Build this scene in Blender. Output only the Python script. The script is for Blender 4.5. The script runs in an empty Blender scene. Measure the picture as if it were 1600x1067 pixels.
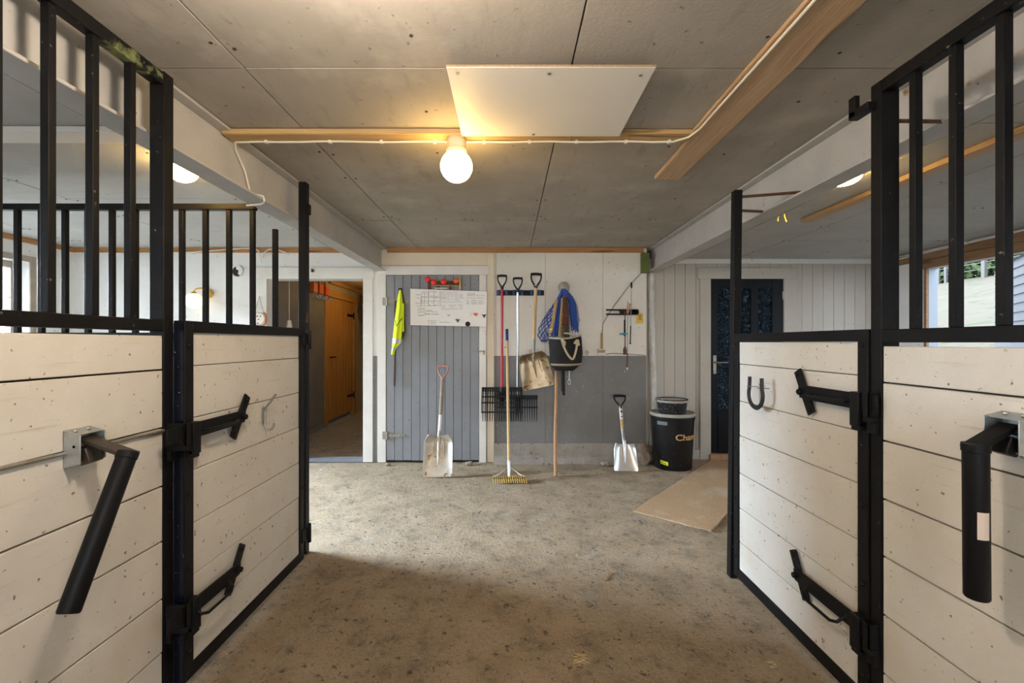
import bpy, bmesh, math, random
from mathutils import Vector, Matrix, noise
random.seed(7)
PI = math.pi
SC = bpy.context.scene
COL = SC.collection
F, VX, VY, EYE = 711.0, 795.0, 535.0, 1.28      # focal length and vanishing point in photo pixels, eye height in metres
def X(px, Y): return (px - VX) * Y / F
def Z(py, Y): return EYE - (py - VY) * Y / F
def P(px, py, Y): return Vector((X(px, Y), Y, Z(py, Y)))

# ------------------------------------------------------------------ materials
def node(nt, t, **kw):
    n = nt.nodes.new(t)
    for k, v in kw.items():
        if k in n.inputs: n.inputs[k].default_value = v
        else: setattr(n, k, v)
    return n
def c4(c): return (c[0], c[1], c[2], 1.0)
def mat(name, c1, c2=None, scale=4.0, rough=0.6, metal=0.0, bump=0.0, bscale=40.0, specks=None, speck_scale=30.0, speck_t=0.68,
        patches=None, patch_scale=3.0, patch_t=0.6, stretch=(1, 1, 1), emit=None, coat=0.0, spec=0.5, soft=0.06, streak=None, bdist=.01):
    m = bpy.data.materials.new(name); m.use_nodes = True
    nt = m.node_tree; nt.nodes.clear()
    out = node(nt, 'ShaderNodeOutputMaterial'); b = node(nt, 'ShaderNodeBsdfPrincipled')
    nt.links.new(b.outputs[0], out.inputs[0])
    b.inputs['Roughness'].default_value = rough; b.inputs['Metallic'].default_value = metal
    b.inputs['Coat Weight'].default_value = coat; b.inputs['Specular IOR Level'].default_value = spec
    tc = node(nt, 'ShaderNodeTexCoord'); mp = node(nt, 'ShaderNodeMapping')
    mp.inputs['Scale'].default_value = stretch
    nt.links.new(tc.outputs['Object'], mp.inputs[0])
    def nz(s, detail=6.0, r=0.6):
        n = node(nt, 'ShaderNodeTexNoise'); n.inputs['Scale'].default_value = s
        n.inputs['Detail'].default_value = detail; n.inputs['Roughness'].default_value = r
        nt.links.new(mp.outputs[0], n.inputs['Vector']); return n
    def ramp(src, a, bb):
        r = node(nt, 'ShaderNodeMapRange'); r.inputs['From Min'].default_value = a; r.inputs['From Max'].default_value = bb
        r.clamp = True
        nt.links.new(src, r.inputs['Value']); return r.outputs[0]
    def mix(fac, a, bcol):
        x = node(nt, 'ShaderNodeMix'); x.data_type = 'RGBA'
        nt.links.new(fac, x.inputs[0])
        if hasattr(a, 'is_linked'): nt.links.new(a, x.inputs[6])
        else: x.inputs[6].default_value = c4(a)
        x.inputs[7].default_value = c4(bcol)
        return x.outputs[2]
    col = None
    if c2 is not None: col = mix(ramp(nz(scale).outputs[0], 0.32, 0.68), c1, c2)
    if patches is not None: col = mix(ramp(nz(patch_scale, 8, .65).outputs[0], patch_t, patch_t + soft), col if col is not None else c1, patches)
    if streak is not None:
        sm = node(nt, 'ShaderNodeMapping'); sm.inputs['Scale'].default_value = streak[1]; nt.links.new(tc.outputs['Object'], sm.inputs[0])
        sn = node(nt, 'ShaderNodeTexNoise'); sn.inputs['Scale'].default_value = 1.0; sn.inputs['Detail'].default_value = 8; sn.inputs['Roughness'].default_value = .65
        nt.links.new(sm.outputs[0], sn.inputs['Vector'])
        col = mix(ramp(sn.outputs[0], streak[2], streak[2] + streak[3]), col if col is not None else c1, streak[0])
    if specks is not None: col = mix(ramp(nz(speck_scale, 3, .5).outputs[0], speck_t, speck_t + .05), col if col is not None else c1, specks)
    if col is not None: nt.links.new(col, b.inputs['Base Color'])
    else: b.inputs['Base Color'].default_value = c4(c1)
    if bump > 0:
        bp = node(nt, 'ShaderNodeBump'); bp.inputs['Strength'].default_value = min(1.0, bump); bp.inputs['Distance'].default_value = bdist
        nt.links.new(nz(bscale, 8, .7).outputs[0], bp.inputs['Height']); nt.links.new(bp.outputs[0], b.inputs['Normal'])
    if emit is not None:
        b.inputs['Emission Color'].default_value = c4(emit[0]); b.inputs['Emission Strength'].default_value = emit[1]
    return m
def wood(name, c1, c2, axis='Y', scale=1.0, rough=.65):
    st = {'X': (1.2, 14, 14), 'Y': (14, 1.2, 14), 'Z': (14, 14, 1.2)}[axis]; fine = {'X': (3, 90, 90), 'Y': (90, 3, 90), 'Z': (90, 90, 3)}[axis]
    return mat(name, c1, c2, scale=2.2 * scale, rough=rough, bump=.2, bscale=6 * scale, stretch=st, specks=(c1[0]*.4, c1[1]*.33, c1[2]*.26), speck_scale=1.3*scale, speck_t=.665, streak=((c2[0]*.72, c2[1]*.66, c2[2]*.6), fine, .52, .2))

LAMP = (1.0, 0.62, 0.19)
M = {}
def setup_materials():
    M['white_plank'] = mat('white painted boards', (.63, .605, .555), (.56, .525, .465), 2.5, .55, bump=.35, bscale=22, specks=(.17, .125, .085), speck_scale=52, speck_t=.675, patches=(.55, .47, .36), patch_scale=2.6, patch_t=.56, soft=.25, streak=((.50, .43, .34), (6, 3.2, 48), .60, .16))
    M['gap'] = mat('dark gap', (.035, .025, .018), rough=.9)
    M['black_steel'] = mat('black painted steel', (.0055, .0055, .0065), (.009, .0085, .0085), 8, .45, spec=.14, bump=.2, bscale=60, specks=(.12, .105, .085), speck_scale=55, speck_t=.70)
    M['worn_steel'] = mat('black steel worn to green', (.0055, .0055, .0065), (.009, .0085, .0085), 8, .45, spec=.14, bump=.15, bscale=60, patches=(.15, .17, .075), patch_scale=6, patch_t=.545, specks=(.2, .17, .12), speck_scale=60, speck_t=.68)
    M['brown_steel'] = mat('dark brown powder coated steel', (.035, .026, .02), rough=.42, bump=.06, bscale=200)
    M['rubber'] = mat('black rubber foam', (.005, .005, .0055), rough=.5, spec=.2)
    M['galv'] = mat('galvanised steel', (.50, .53, .53), (.40, .43, .43), 40, .38, metal=.85)
    M['dull_metal'] = mat('dull steel', (.36, .35, .32), (.25, .23, .2), 30, .45, metal=.7, specks=(.2, .1, .05), speck_scale=25, speck_t=.66)
    M['rust'] = mat('rusty iron', (.13, .055, .022), (.07, .035, .02), 40, .85, bump=.4, bscale=150)
    M['beam'] = mat('painted steel beam', (.50, .485, .46), (.42, .41, .40), 5, .5, bump=.15, bscale=70, specks=(.2, .19, .18), speck_scale=60, speck_t=.70, patches=(.24, .12, .05), patch_scale=3.3, patch_t=.665)
    M['ceiling'] = mat('grey fibre board', (.405, .37, .325), (.315, .29, .255), 1.7, .8, bump=.2, bscale=60, patches=(.48, .45, .40), patch_scale=1.9, patch_t=.54, soft=.2, specks=(.2, .175, .15), speck_scale=30, speck_t=.68, streak=((.28, .255, .225), (14, 3, 3), .56, .2))
    M['ceiling_light'] = mat('pale grey fibre board', (.50, .50, .485), (.42, .42, .41), 2.2, .75, bump=.08, bscale=50, specks=(.3, .3, .3), speck_scale=30, speck_t=.67, streak=((.38, .38, .375), (2, 9, 2), .55, .2))
    M['nail'] = mat('rusty nail head', (.05, .03, .018), rough=.8)
    M['white_wall'] = mat('white painted wall', (.74, .715, .66), (.68, .65, .59), 3, .6, bump=.10, bscale=40, specks=(.2, .16, .12), speck_scale=34, speck_t=.685)
    M['white_wall_cool'] = mat('clean white painted wall', (.76, .76, .75), (.70, .70, .69), 3, .6, bump=.10, bscale=40, specks=(.4, .4, .38), speck_scale=34, speck_t=.68)
    M['cream'] = mat('cream painted board', (.74, .66, .53), (.68, .6, .47), 3, .6, bump=.1, bscale=40)
    M['grey_paint'] = mat('dark grey wall paint', (.185, .182, .18), (.155, .152, .15), 4, .45, bump=.08, bscale=50, specks=(.3, .29, .27), speck_scale=40, speck_t=.68)
    M['grey_door'] = mat('grey door paint', (.235, .242, .262), (.205, .212, .232), 4, .5, bump=.08, bscale=50, specks=(.03, .03, .03), speck_scale=34, speck_t=.685)
    M['casing'] = mat('worn white casing', (.72, .70, .66), (.64, .62, .57), 5, .55, bump=.15, bscale=40, specks=(.28, .2, .12), speck_scale=28, speck_t=.72)
    M['beige_board'] = mat('beige grey boards', (.50, .465, .415), (.455, .425, .38), 2.5, .55, bump=.06, bscale=40, specks=(.3, .27, .24), speck_scale=40, speck_t=.68)
    M['plinth'] = mat('rough plinth concrete', (.33, .30, .26), (.24, .21, .175), 7, .9, bump=1, bscale=30, specks=(.1, .085, .07), speck_scale=30, speck_t=.64)
    M['rubble'] = mat('brown rubble', (.17, .11, .075), (.28, .23, .18), 14, .95, bump=1, bscale=40)
    M['pine_x'] = wood('pine batten', (.56, .38, .17), (.45, .28, .11), 'X')
    M['pine_y'] = wood('pine plank', (.56, .40, .25), (.47, .31, .17), 'Y')
    M['trim_x'] = wood('varnished trim', (.44, .23, .085), (.36, .17, .055), 'X')
    M['trim_y'] = wood('varnished side trim', (.44, .23, .085), (.36, .17, .055), 'Y')
    M['lintel'] = wood('brown timber lintel', (.30, .17, .085), (.22, .115, .05), 'Y')
    M['honey_door'] = wood('honey pine door', (.46, .25, .07), (.36, .18, .045), 'Z')
    M['honey_x'] = wood('honey pine board', (.46, .26, .08), (.37, .19, .05), 'Y')
    M['ash_z'] = wood('light tool handle', (.62, .44, .22), (.55, .36, .16), 'Z')
    M['old_handle'] = wood('weathered tool handle', (.34, .27, .20), (.24, .18, .13), 'Z')
    M['brown_handle'] = wood('brown wooden pole', (.46, .26, .13), (.36, .19, .09), 'Z')
    M['panel_white'] = mat('white melamine', (.76, .74, .70), (.72, .70, .655), 2, .5, specks=(.5, .45, .36), speck_scale=18, speck_t=.76)
    M['edge'] = mat('chipboard edge', (.36, .25, .14), (.25, .16, .08), 90, .9)
    M['cable'] = mat('white cable', (.72, .68, .58), rough=.5)
    M['dark_cable'] = mat('thin grey wire', (.16, .14, .11), rough=.6)
    M['black_door'] = mat('black door paint', (.0055, .0065, .009), rough=.45, bump=.05, bscale=80, spec=.16)
    M['red'] = mat('red plastic', (.72, .015, .012), rough=.35)
    M['orange'] = mat('orange plastic', (.75, .14, .03), (.68, .10, .02), 20, .45)
    M['brass'] = mat('brass', (.62, .40, .09), rough=.35, metal=.6)
    M['red_handle'] = mat('red painted shaft', (.50, .012, .03), rough=.35)
    M['pink'] = mat('faded red grip', (.50, .235, .19), (.44, .19, .16), 30, .6)
    M['black_plastic'] = mat('black plastic', (.006, .006, .0065), rough=.42, spec=.25)
    M['blue_plastic'] = mat('blue plastic', (.012, .05, .19), rough=.45)
    M['alu'] = mat('aluminium', (.72, .72, .73), (.62, .62, .64), 20, .3, metal=.9)
    M['alu_dirty'] = mat('dirty aluminium blade', (.52, .48, .42), (.36, .31, .25), 9, .42, metal=.45, specks=(.2, .13, .07), speck_scale=24, speck_t=.62, bump=.1, bscale=60)
    M['steel_blade'] = mat('worn steel blade', (.42, .33, .22), (.27, .19, .11), 9, .30, metal=.75, specks=(.15, .08, .03), speck_scale=30, speck_t=.60, bump=.12, bscale=40)
    M['white_metal'] = mat('white painted metal', (.74, .73, .71), rough=.4)
    M['board'] = mat('whiteboard', (.72, .70, .675), (.68, .655, .625), 3, .35)
    M['ink'] = mat('black marker', (.03, .03, .035), rough=.6)
    M['ink_blue'] = mat('blue marker', (.10, .16, .36), rough=.6)
    M['hivis'] = mat('fluorescent yellow fabric', (.74, .86, .02), (.66, .78, .015), 14, .75, bump=.15, bscale=60)
    M['hivis_shaded'] = mat('vest fabric with painted shade', (.10, .11, .03), (.05, .05, .02), 12, .9)
    M['reflect'] = mat('reflective band', (.50, .49, .45), rough=.4, metal=.3)
    M['blue_rope'] = mat('blue rope', (.02, .055, .26), (.035, .09, .36), 60, .75, bump=.3, bscale=200)
    M['tan_strap'] = mat('tan webbing', (.42, .29, .14), (.33, .22, .10), 40, .85)
    M['brown_rope'] = mat('brown rope', (.13, .085, .05), (.08, .05, .03), 90, .9, bump=.5, bscale=200)
    M['grey_rope'] = mat('dark grey rope', (.075, .065, .06), (.045, .04, .038), 90, .9, bump=.5, bscale=200)
    M['maroon'] = mat('maroon strap', (.24, .03, .022), rough=.8)
    M['bag'] = mat('charcoal canvas', (.014, .013, .0125), (.022, .02, .019), 12, .7, bump=.2, bscale=160, spec=.2)
    M['bag_trim'] = mat('beige webbing', (.50, .42, .30), (.40, .33, .22), 60, .85)
    M['leather'] = mat('brown leather', (.13, .05, .03), (.09, .035, .02), 20, .6)
    M['cyan'] = mat('turquoise plastic', (.02, .36, .46), rough=.4)
    M['yellow_tag'] = mat('yellow card', (.72, .48, .10), rough=.6)
    M['bin'] = mat('black bin plastic', (.006, .006, .0065), (.010, .010, .0105), 6, .36, specks=(.2, .19, .17), speck_scale=50, speck_t=.70, spec=.3)
    M['bin_lid'] = mat('dusty grey lid', (.38, .355, .30), (.26, .24, .2), 10, .6)
    M['clear_tape'] = mat('clear tape', (.16, .17, .18), rough=.15)
    M['bucket'] = mat('speckled black rubber', (.013, .013, .0135), (.02, .02, .02), 20, .75, spec=.2, specks=(.3, .29, .28), speck_scale=90, speck_t=.63)
    M['bucket_rim'] = mat('pale bucket rim', (.36, .33, .28), rough=.6)
    M['gold'] = mat('gold lettering', (.60, .33, .13), rough=.5)
    M['lime'] = mat('lime label', (.68, .74, .02), rough=.5)
    M['mat'] = mat('coir matting', (.55, .37, .21), (.40, .26, .14), 110, .95, bump=1, bscale=130, bdist=.012, patches=(.58, .46, .33), patch_scale=2, patch_t=.5, soft=.2)
    M['sleeve'] = mat('crumpled white wrap', (.68, .68, .66), (.50, .49, .46), 16, .45, bump=.9, bscale=16)
    M['corridor'] = mat('dark grey corridor wall', (.20, .21, .235), (.155, .162, .185), 2.5, .6, bump=.06, specks=(.22, .22, .22), speck_scale=14, speck_t=.72)
    M['corridor_pale'] = mat('pale corridor wall', (.40, .36, .28), (.34, .30, .23), 4, .7)
    M['glass_dark'] = None
    M['hill'] = mat('straw coloured pasture', (.088, .076, .055), (.074, .064, .046), .8, .95, patches=(.034, .058, .012), patch_scale=1.1, patch_t=.55, soft=.06, specks=(.045, .04, .03), speck_scale=5, speck_t=.66, stretch=(1, 1, 2.5))
    M['clapboard'] = mat('grey clapboard', (.105, .11, .125), (.09, .095, .108), 5, .8, bump=.1)
    M['leaf'] = mat('green leaves', (.030, .055, .012), (.045, .075, .018), 6, .7)
    M['bark'] = mat('bark', (.06, .05, .04), rough=.9)
    M['post_white'] = mat('weathered fence post', (.095, .095, .09), rough=.8)
    M['blue_frame'] = mat('pale blue frame paint', (.27, .32, .39), rough=.45)
    M['old_frame'] = mat('weathered window frame', (.42, .36, .30), (.34, .28, .22), 8, .75, bump=.2)
    M['horseshoe'] = mat('dark horseshoe iron', (.018, .018, .02), rough=.4, metal=.3)
    M['terracotta'] = mat('orange painted horseshoe', (.62, .26, .16), rough=.6)
    M['plaque'] = mat('white plaque', (.68, .64, .58), rough=.6)
    M['string'] = mat('string', (.30, .25, .2), rough=.9)
    M['green'] = mat('green paint', (.12, .15, .035), (.09, .11, .025), 14, .6)
    M['sticker'] = mat('paper sticker', (.62, .50, .42), rough=.7)
    M['yellow_tape'] = mat('yellow tape', (.72, .55, .05), rough=.4)
    M['straw'] = mat('straw', (.55, .42, .22), rough=.9)
    M['outdoor_ground'] = mat('gravel ground', (.10, .095, .085), (.08, .075, .065), 4, .95)
    # floor: trodden concrete with pits, brown dust and painted near shade
    m = bpy.data.materials.new('trodden concrete'); m.use_nodes = True; nt = m.node_tree; nt.nodes.clear(); M['floor'] = m
    out = node(nt, 'ShaderNodeOutputMaterial'); b = node(nt, 'ShaderNodeBsdfPrincipled'); nt.links.new(b.outputs[0], out.inputs[0])
    b.inputs['Roughness'].default_value = .88; b.inputs['Specular IOR Level'].default_value = .3
    tc = node(nt, 'ShaderNodeTexCoord')
    def nz(s, d=8, r=.65, dist=0):
        n = node(nt, 'ShaderNodeTexNoise'); n.inputs['Scale'].default_value = s; n.inputs['Detail'].default_value = d; n.inputs['Roughness'].default_value = r
        n.inputs['Distortion'].default_value = dist
        nt.links.new(tc.outputs['Object'], n.inputs['Vector']); return n.outputs[0]
    def rmp(s, a, bb):
        r = node(nt, 'ShaderNodeMapRange'); r.inputs['From Min'].default_value = a; r.inputs['From Max'].default_value = bb
        nt.links.new(s, r.inputs['Value']); return r.outputs[0]
    def mix(f, a, c):
        x = node(nt, 'ShaderNodeMix'); x.data_type = 'RGBA'; nt.links.new(f, x.inputs[0])
        for v, i in ((a, 6), (c, 7)):
            if isinstance(v, tuple): x.inputs[i].default_value = c4(v)
            else: nt.links.new(v, x.inputs[i])
        return x.outputs[2]
    col = mix(rmp(nz(1.3), .35, .65), (.63, .63, .62), (.52, .515, .495))
    # straw dust, with the brown shade short of the daylight painted in
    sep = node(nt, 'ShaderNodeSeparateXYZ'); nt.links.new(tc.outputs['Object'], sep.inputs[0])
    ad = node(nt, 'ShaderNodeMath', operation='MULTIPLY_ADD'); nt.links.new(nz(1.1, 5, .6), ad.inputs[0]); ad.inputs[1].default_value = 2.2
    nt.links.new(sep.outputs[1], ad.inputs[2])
    dust_shade = rmp(ad.outputs[0], 4.3, 2.7)
    col = mix(dust_shade, col, mix(rmp(nz(3.5), .38, .62), (.60, .46, .305), (.45, .335, .21)))
    col = mix(rmp(nz(7, 10, .8), .53, .68), col, (.27, .24, .195))
    col = mix(rmp(nz(5.3, 10, .8, .6), .56, .70), col, (.60, .555, .48))
    col = mix(rmp(nz(24, 5, .7), .595, .66), col, (.15, .125, .095))
    col = mix(rmp(nz(60, 3, .6, 1.5), .63, .69), col, (.12, .10, .08))
    col = mix(rmp(nz(34, 3, .6, 1.5), .655, .71), col, (.60, .53, .42))
    nt.links.new(col, b.inputs['Base Color'])
    h = node(nt, 'ShaderNodeMath', operation='MULTIPLY_ADD'); nt.links.new(nz(14, 10, .75), h.inputs[0]); h.inputs[1].default_value = 1.0
    nt.links.new(nz(60, 6, .7), h.inputs[2])
    bp = node(nt, 'ShaderNodeBump'); bp.inputs['Strength'].default_value = 1.0; bp.inputs['Distance'].default_value = .05
    nt.links.new(h.outputs[0], bp.inputs['Height']); nt.links.new(bp.outputs[0], b.inputs['Normal'])
    # patterned dark door glass
    m = bpy.data.materials.new('patterned dark glass'); m.use_nodes = True; nt = m.node_tree; b = nt.nodes['Principled BSDF']; M['glass_dark'] = m
    b.inputs['Base Color'].default_value = (.008, .022, .042, 1); b.inputs['Roughness'].default_value = .08
    b.inputs['Specular IOR Level'].default_value = .6
    tc = node(nt, 'ShaderNodeTexCoord'); v = node(nt, 'ShaderNodeTexNoise'); v.inputs['Scale'].default_value = 17; v.inputs['Detail'].default_value = 1.5; v.inputs['Distortion'].default_value = 2.2
    nt.links.new(tc.outputs['Object'], v.inputs['Vector'])
    bp = node(nt, 'ShaderNodeBump'); bp.inputs['Strength'].default_value = 1; bp.inputs['Distance'].default_value = .09
    nt.links.new(v.outputs[0], bp.inputs['Height']); nt.links.new(bp.outputs[0], b.inputs['Normal'])
    # clear window glass
    m = bpy.data.materials.new('window glass'); m.use_nodes = True; nt = m.node_tree; nt.nodes.clear(); M['glass'] = m
    out = node(nt, 'ShaderNodeOutputMaterial'); t = node(nt, 'ShaderNodeBsdfTransparent'); g = node(nt, 'ShaderNodeBsdfGlossy'); g.inputs['Roughness'].default_value = .02
    mx = node(nt, 'ShaderNodeMixShader'); mx.inputs[0].default_value = .05
    nt.links.new(t.outputs[0], mx.inputs[1]); nt.links.new(g.outputs[0], mx.inputs[2]); nt.links.new(mx.outputs[0], out.inputs[0])
    def lampmat(name, col, s):
        return mat(name, (.8, .8, .8), rough=.3, emit=(col, s))
    M['lamp_main'] = lampmat('lit opal globe', LAMP, LAMP_MAIN)
    M['lamp_near'] = lampmat('lit opal globe near', (1, .84, .66), LAMP_NEAR)
    M['lamp_side'] = lampmat('lit dome', LAMP, LAMP_SIDE)
    M['lamp_wall'] = lampmat('lit wall globe', (1, .70, .30), LAMP_WALL)
    M['lamp_corridor'] = lampmat('lit corridor globe', (1, .60, .18), LAMP_CORR)
    M['opal'] = mat('lamp fitting', (.62, .52, .38), rough=.5)
LAMP_MAIN, LAMP_NEAR, LAMP_SIDE, LAMP_WALL, LAMP_CORR = 19., 102., 30., 0.8, 22.
WORLD = 3.0
SUN = 4.0
WINDOW_FILL = 2100.0
setup_materials()

# ------------------------------------------------------------------ mesh builder
class MB:
    def __init__(s): s.bm = bmesh.new(); s.M = Matrix(); s.mi = 0
    def v(s, p): return s.bm.verts.new(s.M @ Vector(p))
    def f(s, vs, smooth=False):
        try: fc = s.bm.faces.new(vs)
        except ValueError: return None
        fc.material_index = s.mi; fc.smooth = smooth; return fc
    def box(s, x0, x1, y0, y1, z0, z1):
        if x0 > x1: x0, x1 = x1, x0
        if y0 > y1: y0, y1 = y1, y0
        if z0 > z1: z0, z1 = z1, z0
        c = [s.v(p) for p in ((x0,y0,z0),(x1,y0,z0),(x1,y1,z0),(x0,y1,z0),(x0,y0,z1),(x1,y0,z1),(x1,y1,z1),(x0,y1,z1))]
        for q in ((3,2,1,0),(4,5,6,7),(0,1,5,4),(1,2,6,5),(2,3,7,6),(3,0,4,7)): s.f([c[i] for i in q])
        return s
    def bar(s, a, b, w, d, up=(0, 0, 1)):
        """a rectangular bar from a to b; w across, d along `up`"""
        a, b = Vector(a), Vector(b); t = (b - a); L = t.length; t.normalize()
        u = Vector(up); r = t.cross(u)
        if r.length < 1e-4: r = t.cross(Vector((1, 0, 0)))
        r.normalize(); u = r.cross(t).normalized()
        c = []
        for e in (a, b):
            for i, j in ((-1, -1), (1, -1), (1, 1), (-1, 1)): c.append(s.v(e + r * (i * w / 2) + u * (j * d / 2)))
        for q in ((3,2,1,0),(4,5,6,7),(0,1,5,4),(1,2,6,5),(2,3,7,6),(3,0,4,7)): s.f([c[i] for i in q])
        return s
    def tube(s, pts, r, seg=8, closed=False, caps=True, flat=1.0):
        pts = [Vector(p) for p in pts]; n = len(pts)
        rs = r if isinstance(r, (list, tuple)) else [r] * n
        rings, prev = [], None
        for i, p in enumerate(pts):
            if closed: t = pts[(i + 1) % n] - pts[i - 1]
            else: t = pts[min(i + 1, n - 1)] - pts[max(i - 1, 0)]
            t.normalize()
            if prev is None:
                ref = Vector((0, 0, 1)) if abs(t.z) < .9 else Vector((1, 0, 0))
                a = t.cross(ref).normalized()
            else:
                a = (prev - t * prev.dot(t))
                a = a.normalized() if a.length > 1e-6 else t.orthogonal().normalized()
            prev = a; b = t.cross(a)
            rings.append([s.v(p + (a * math.cos(2*PI*k/seg) + b * (math.sin(2*PI*k/seg) * flat)) * rs[i]) for k in range(seg)])
        m = n if closed else n - 1
        for i in range(m):
            A, B = rings[i], rings[(i + 1) % n]
            for k in range(seg): s.f([A[k], A[(k+1) % seg], B[(k+1) % seg], B[k]], True)
        if caps and not closed:
            s.f(rings[0][::-1]); s.f(rings[-1])
        return s
    def lathe(s, prof, c, seg=24, axis=None):
        """prof [(r, h)], revolved round z through c (or round `axis`)"""
        c = Vector(c); Rm = Matrix() if axis is None else Vector((0, 0, 1)).rotation_difference(Vector(axis)).to_matrix().to_4x4()
        rings = []
        for r, h in prof:
            if r < 1e-6: rings.append([s.v(c + Rm @ Vector((0, 0, h)))])
            else: rings.append([s.v(c + Rm @ Vector((r*math.cos(2*PI*k/seg), r*math.sin(2*PI*k/seg), h))) for k in range(seg)])
        for A, B in zip(rings[:-1], rings[1:]):
            for k in range(seg):
                k2 = (k + 1) % seg
                q = ([A[0], B[k], B[k2]] if len(A) == 1 else [A[k], A[k2], B[0]] if len(B) == 1 else [A[k], A[k2], B[k2], B[k]])
                s.f(q, True)
        if len(rings[0]) > 1: s.f(rings[0][::-1])
        if len(rings[-1]) > 1: s.f(rings[-1])
        return s
    def ball(s, c, r, seg=20, squash=1.0):
        n = seg // 2
        return s.lathe([(r*math.sin(PI*i/n), -r*squash*math.cos(PI*i/n)) for i in range(n + 1)], c, seg)
    def prism(s, poly, axis, a, b):
        """polygon in the two other axes (x,y,z order) pushed from a to b along axis"""
        def pt(q, h): return {'x': (h, q[0], q[1]), 'y': (q[0], h, q[1]), 'z': (q[0], q[1], h)}[axis]
        A = [s.v(pt(q, a)) for q in poly]; B = [s.v(pt(q, b)) for q in poly]
        s.f(A[::-1]); s.f(B); n = len(poly)
        for i in range(n): s.f([A[i], A[(i+1) % n], B[(i+1) % n], B[i]])
        return s
    def sheet(s, fn, nu, nv, th=.003):
        """surface fn(u,v) of its own thickness"""
        pts = [[Vector(fn(i/nu, j/nv)) for j in range(nv+1)] for i in range(nu+1)]
        T, Bt = [], []
        for i in range(nu+1):
            r1, r2 = [], []
            for j in range(nv+1):
                du = pts[min(i+1, nu)][j] - pts[max(i-1, 0)][j]; dv = pts[i][min(j+1, nv)] - pts[i][max(j-1, 0)]
                n = du.cross(dv); n = n.normalized() if n.length > 1e-9 else Vector((0, -1, 0))
                r1.append(s.v(pts[i][j] + n*th/2)); r2.append(s.v(pts[i][j] - n*th/2))
            T.append(r1); Bt.append(r2)
        for i in range(nu):
            for j in range(nv):
                s.f([T[i][j], T[i+1][j], T[i+1][j+1], T[i][j+1]], True)
                s.f([Bt[i][j], Bt[i][j+1], Bt[i+1][j+1], Bt[i+1][j]], True)
        for i in range(nu):
            s.f([T[i][0], Bt[i][0], Bt[i+1][0], T[i+1][0]]); s.f([T[i][nv], T[i+1][nv], Bt[i+1][nv], Bt[i][nv]])
        for j in range(nv):
            s.f([T[0][j], T[0][j+1], Bt[0][j+1], Bt[0][j]]); s.f([T[nu][j], Bt[nu][j], Bt[nu][j+1], T[nu][j+1]])
        return s
    def use(s, i): s.mi = i; return s
    def build(s, name, mats, parent=None, bevel=0.0, angle=40):
        bmesh.ops.recalc_face_normals(s.bm, faces=s.bm.faces)
        me = bpy.data.meshes.new(name)
        if parent is not None: org = WORLD_LOC[parent.name]
        else:
            vs = [v.co for v in s.bm.verts]
            lo = [min(v[i] for v in vs) for i in range(3)]; hi = [max(v[i] for v in vs) for i in range(3)]
            org = Vector(((lo[0]+hi[0])/2, (lo[1]+hi[1])/2, lo[2]))
        bmesh.ops.translate(s.bm, verts=s.bm.verts, vec=-org)
        s.bm.to_mesh(me); s.bm.free()
        for m in (mats if isinstance(mats, (list, tuple)) else [mats]): me.materials.append(M[m])
        try: me.set_sharp_from_angle(angle=math.radians(angle))
        except Exception: pass
        o = bpy.data.objects.new(name, me); COL.objects.link(o)
        if parent is not None:
            o.parent = parent; WORLD_LOC[o.name] = org
        else:
            o.location = org; WORLD_LOC[o.name] = org
        if bevel > 0:
            bv = o.modifiers.new('edge', 'BEVEL'); bv.width = bevel; bv.segments = 2; bv.limit_method = 'ANGLE'
        return o
WORLD_LOC = {}
def tag(o, label, cat, group=None, kind=None):
    o['label'] = label; o['category'] = cat
    if group: o['group'] = group
    if kind: o['kind'] = kind
    return o
def thing(name, loc, label, cat, group=None, kind=None):
    o = bpy.data.objects.new(name, None); COL.objects.link(o); o.location = loc; o.empty_display_size = .05
    WORLD_LOC[o.name] = Vector(loc)
    return tag(o, label, cat, group, kind)
def struct(o, label=None, cat=None):
    o['kind'] = 'structure'
    if label: o['label'] = label
    if cat: o['category'] = cat
    return o
def clone(root, loc, label, group=None):
    """a copy of a thing with copies of its parts and sub-parts"""
    r = root.copy(); COL.objects.link(r); r.location = loc; r['label'] = label
    if group: r['group'] = group
    for ch in list(root.children):
        c = ch.copy(); COL.objects.link(c); c.parent = r
        for g in list(ch.children):
            d = g.copy(); COL.objects.link(d); d.parent = c
    return r
def arc(c, r, a0, a1, n, plane='xz'):
    pts = []
    for i in range(n + 1):
        a = a0 + (a1 - a0) * i / n
        if plane == 'xz': pts.append((c[0] + r*math.cos(a), c[1], c[2] + r*math.sin(a)))
        elif plane == 'yz': pts.append((c[0], c[1] + r*math.cos(a), c[2] + r*math.sin(a)))
        else: pts.append((c[0] + r*math.cos(a), c[1] + r*math.sin(a), c[2]))
    return pts

# ------------------------------------------------------------------ the room
YW, YR = 4.88, 5.0                # back wall faces: centre and left / right
XL, XR = -4.66, 4.15
CEIL, CEILR = 2.29, 2.195
YB = -2.4                         # rear end of the aisle, behind the camera

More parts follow.
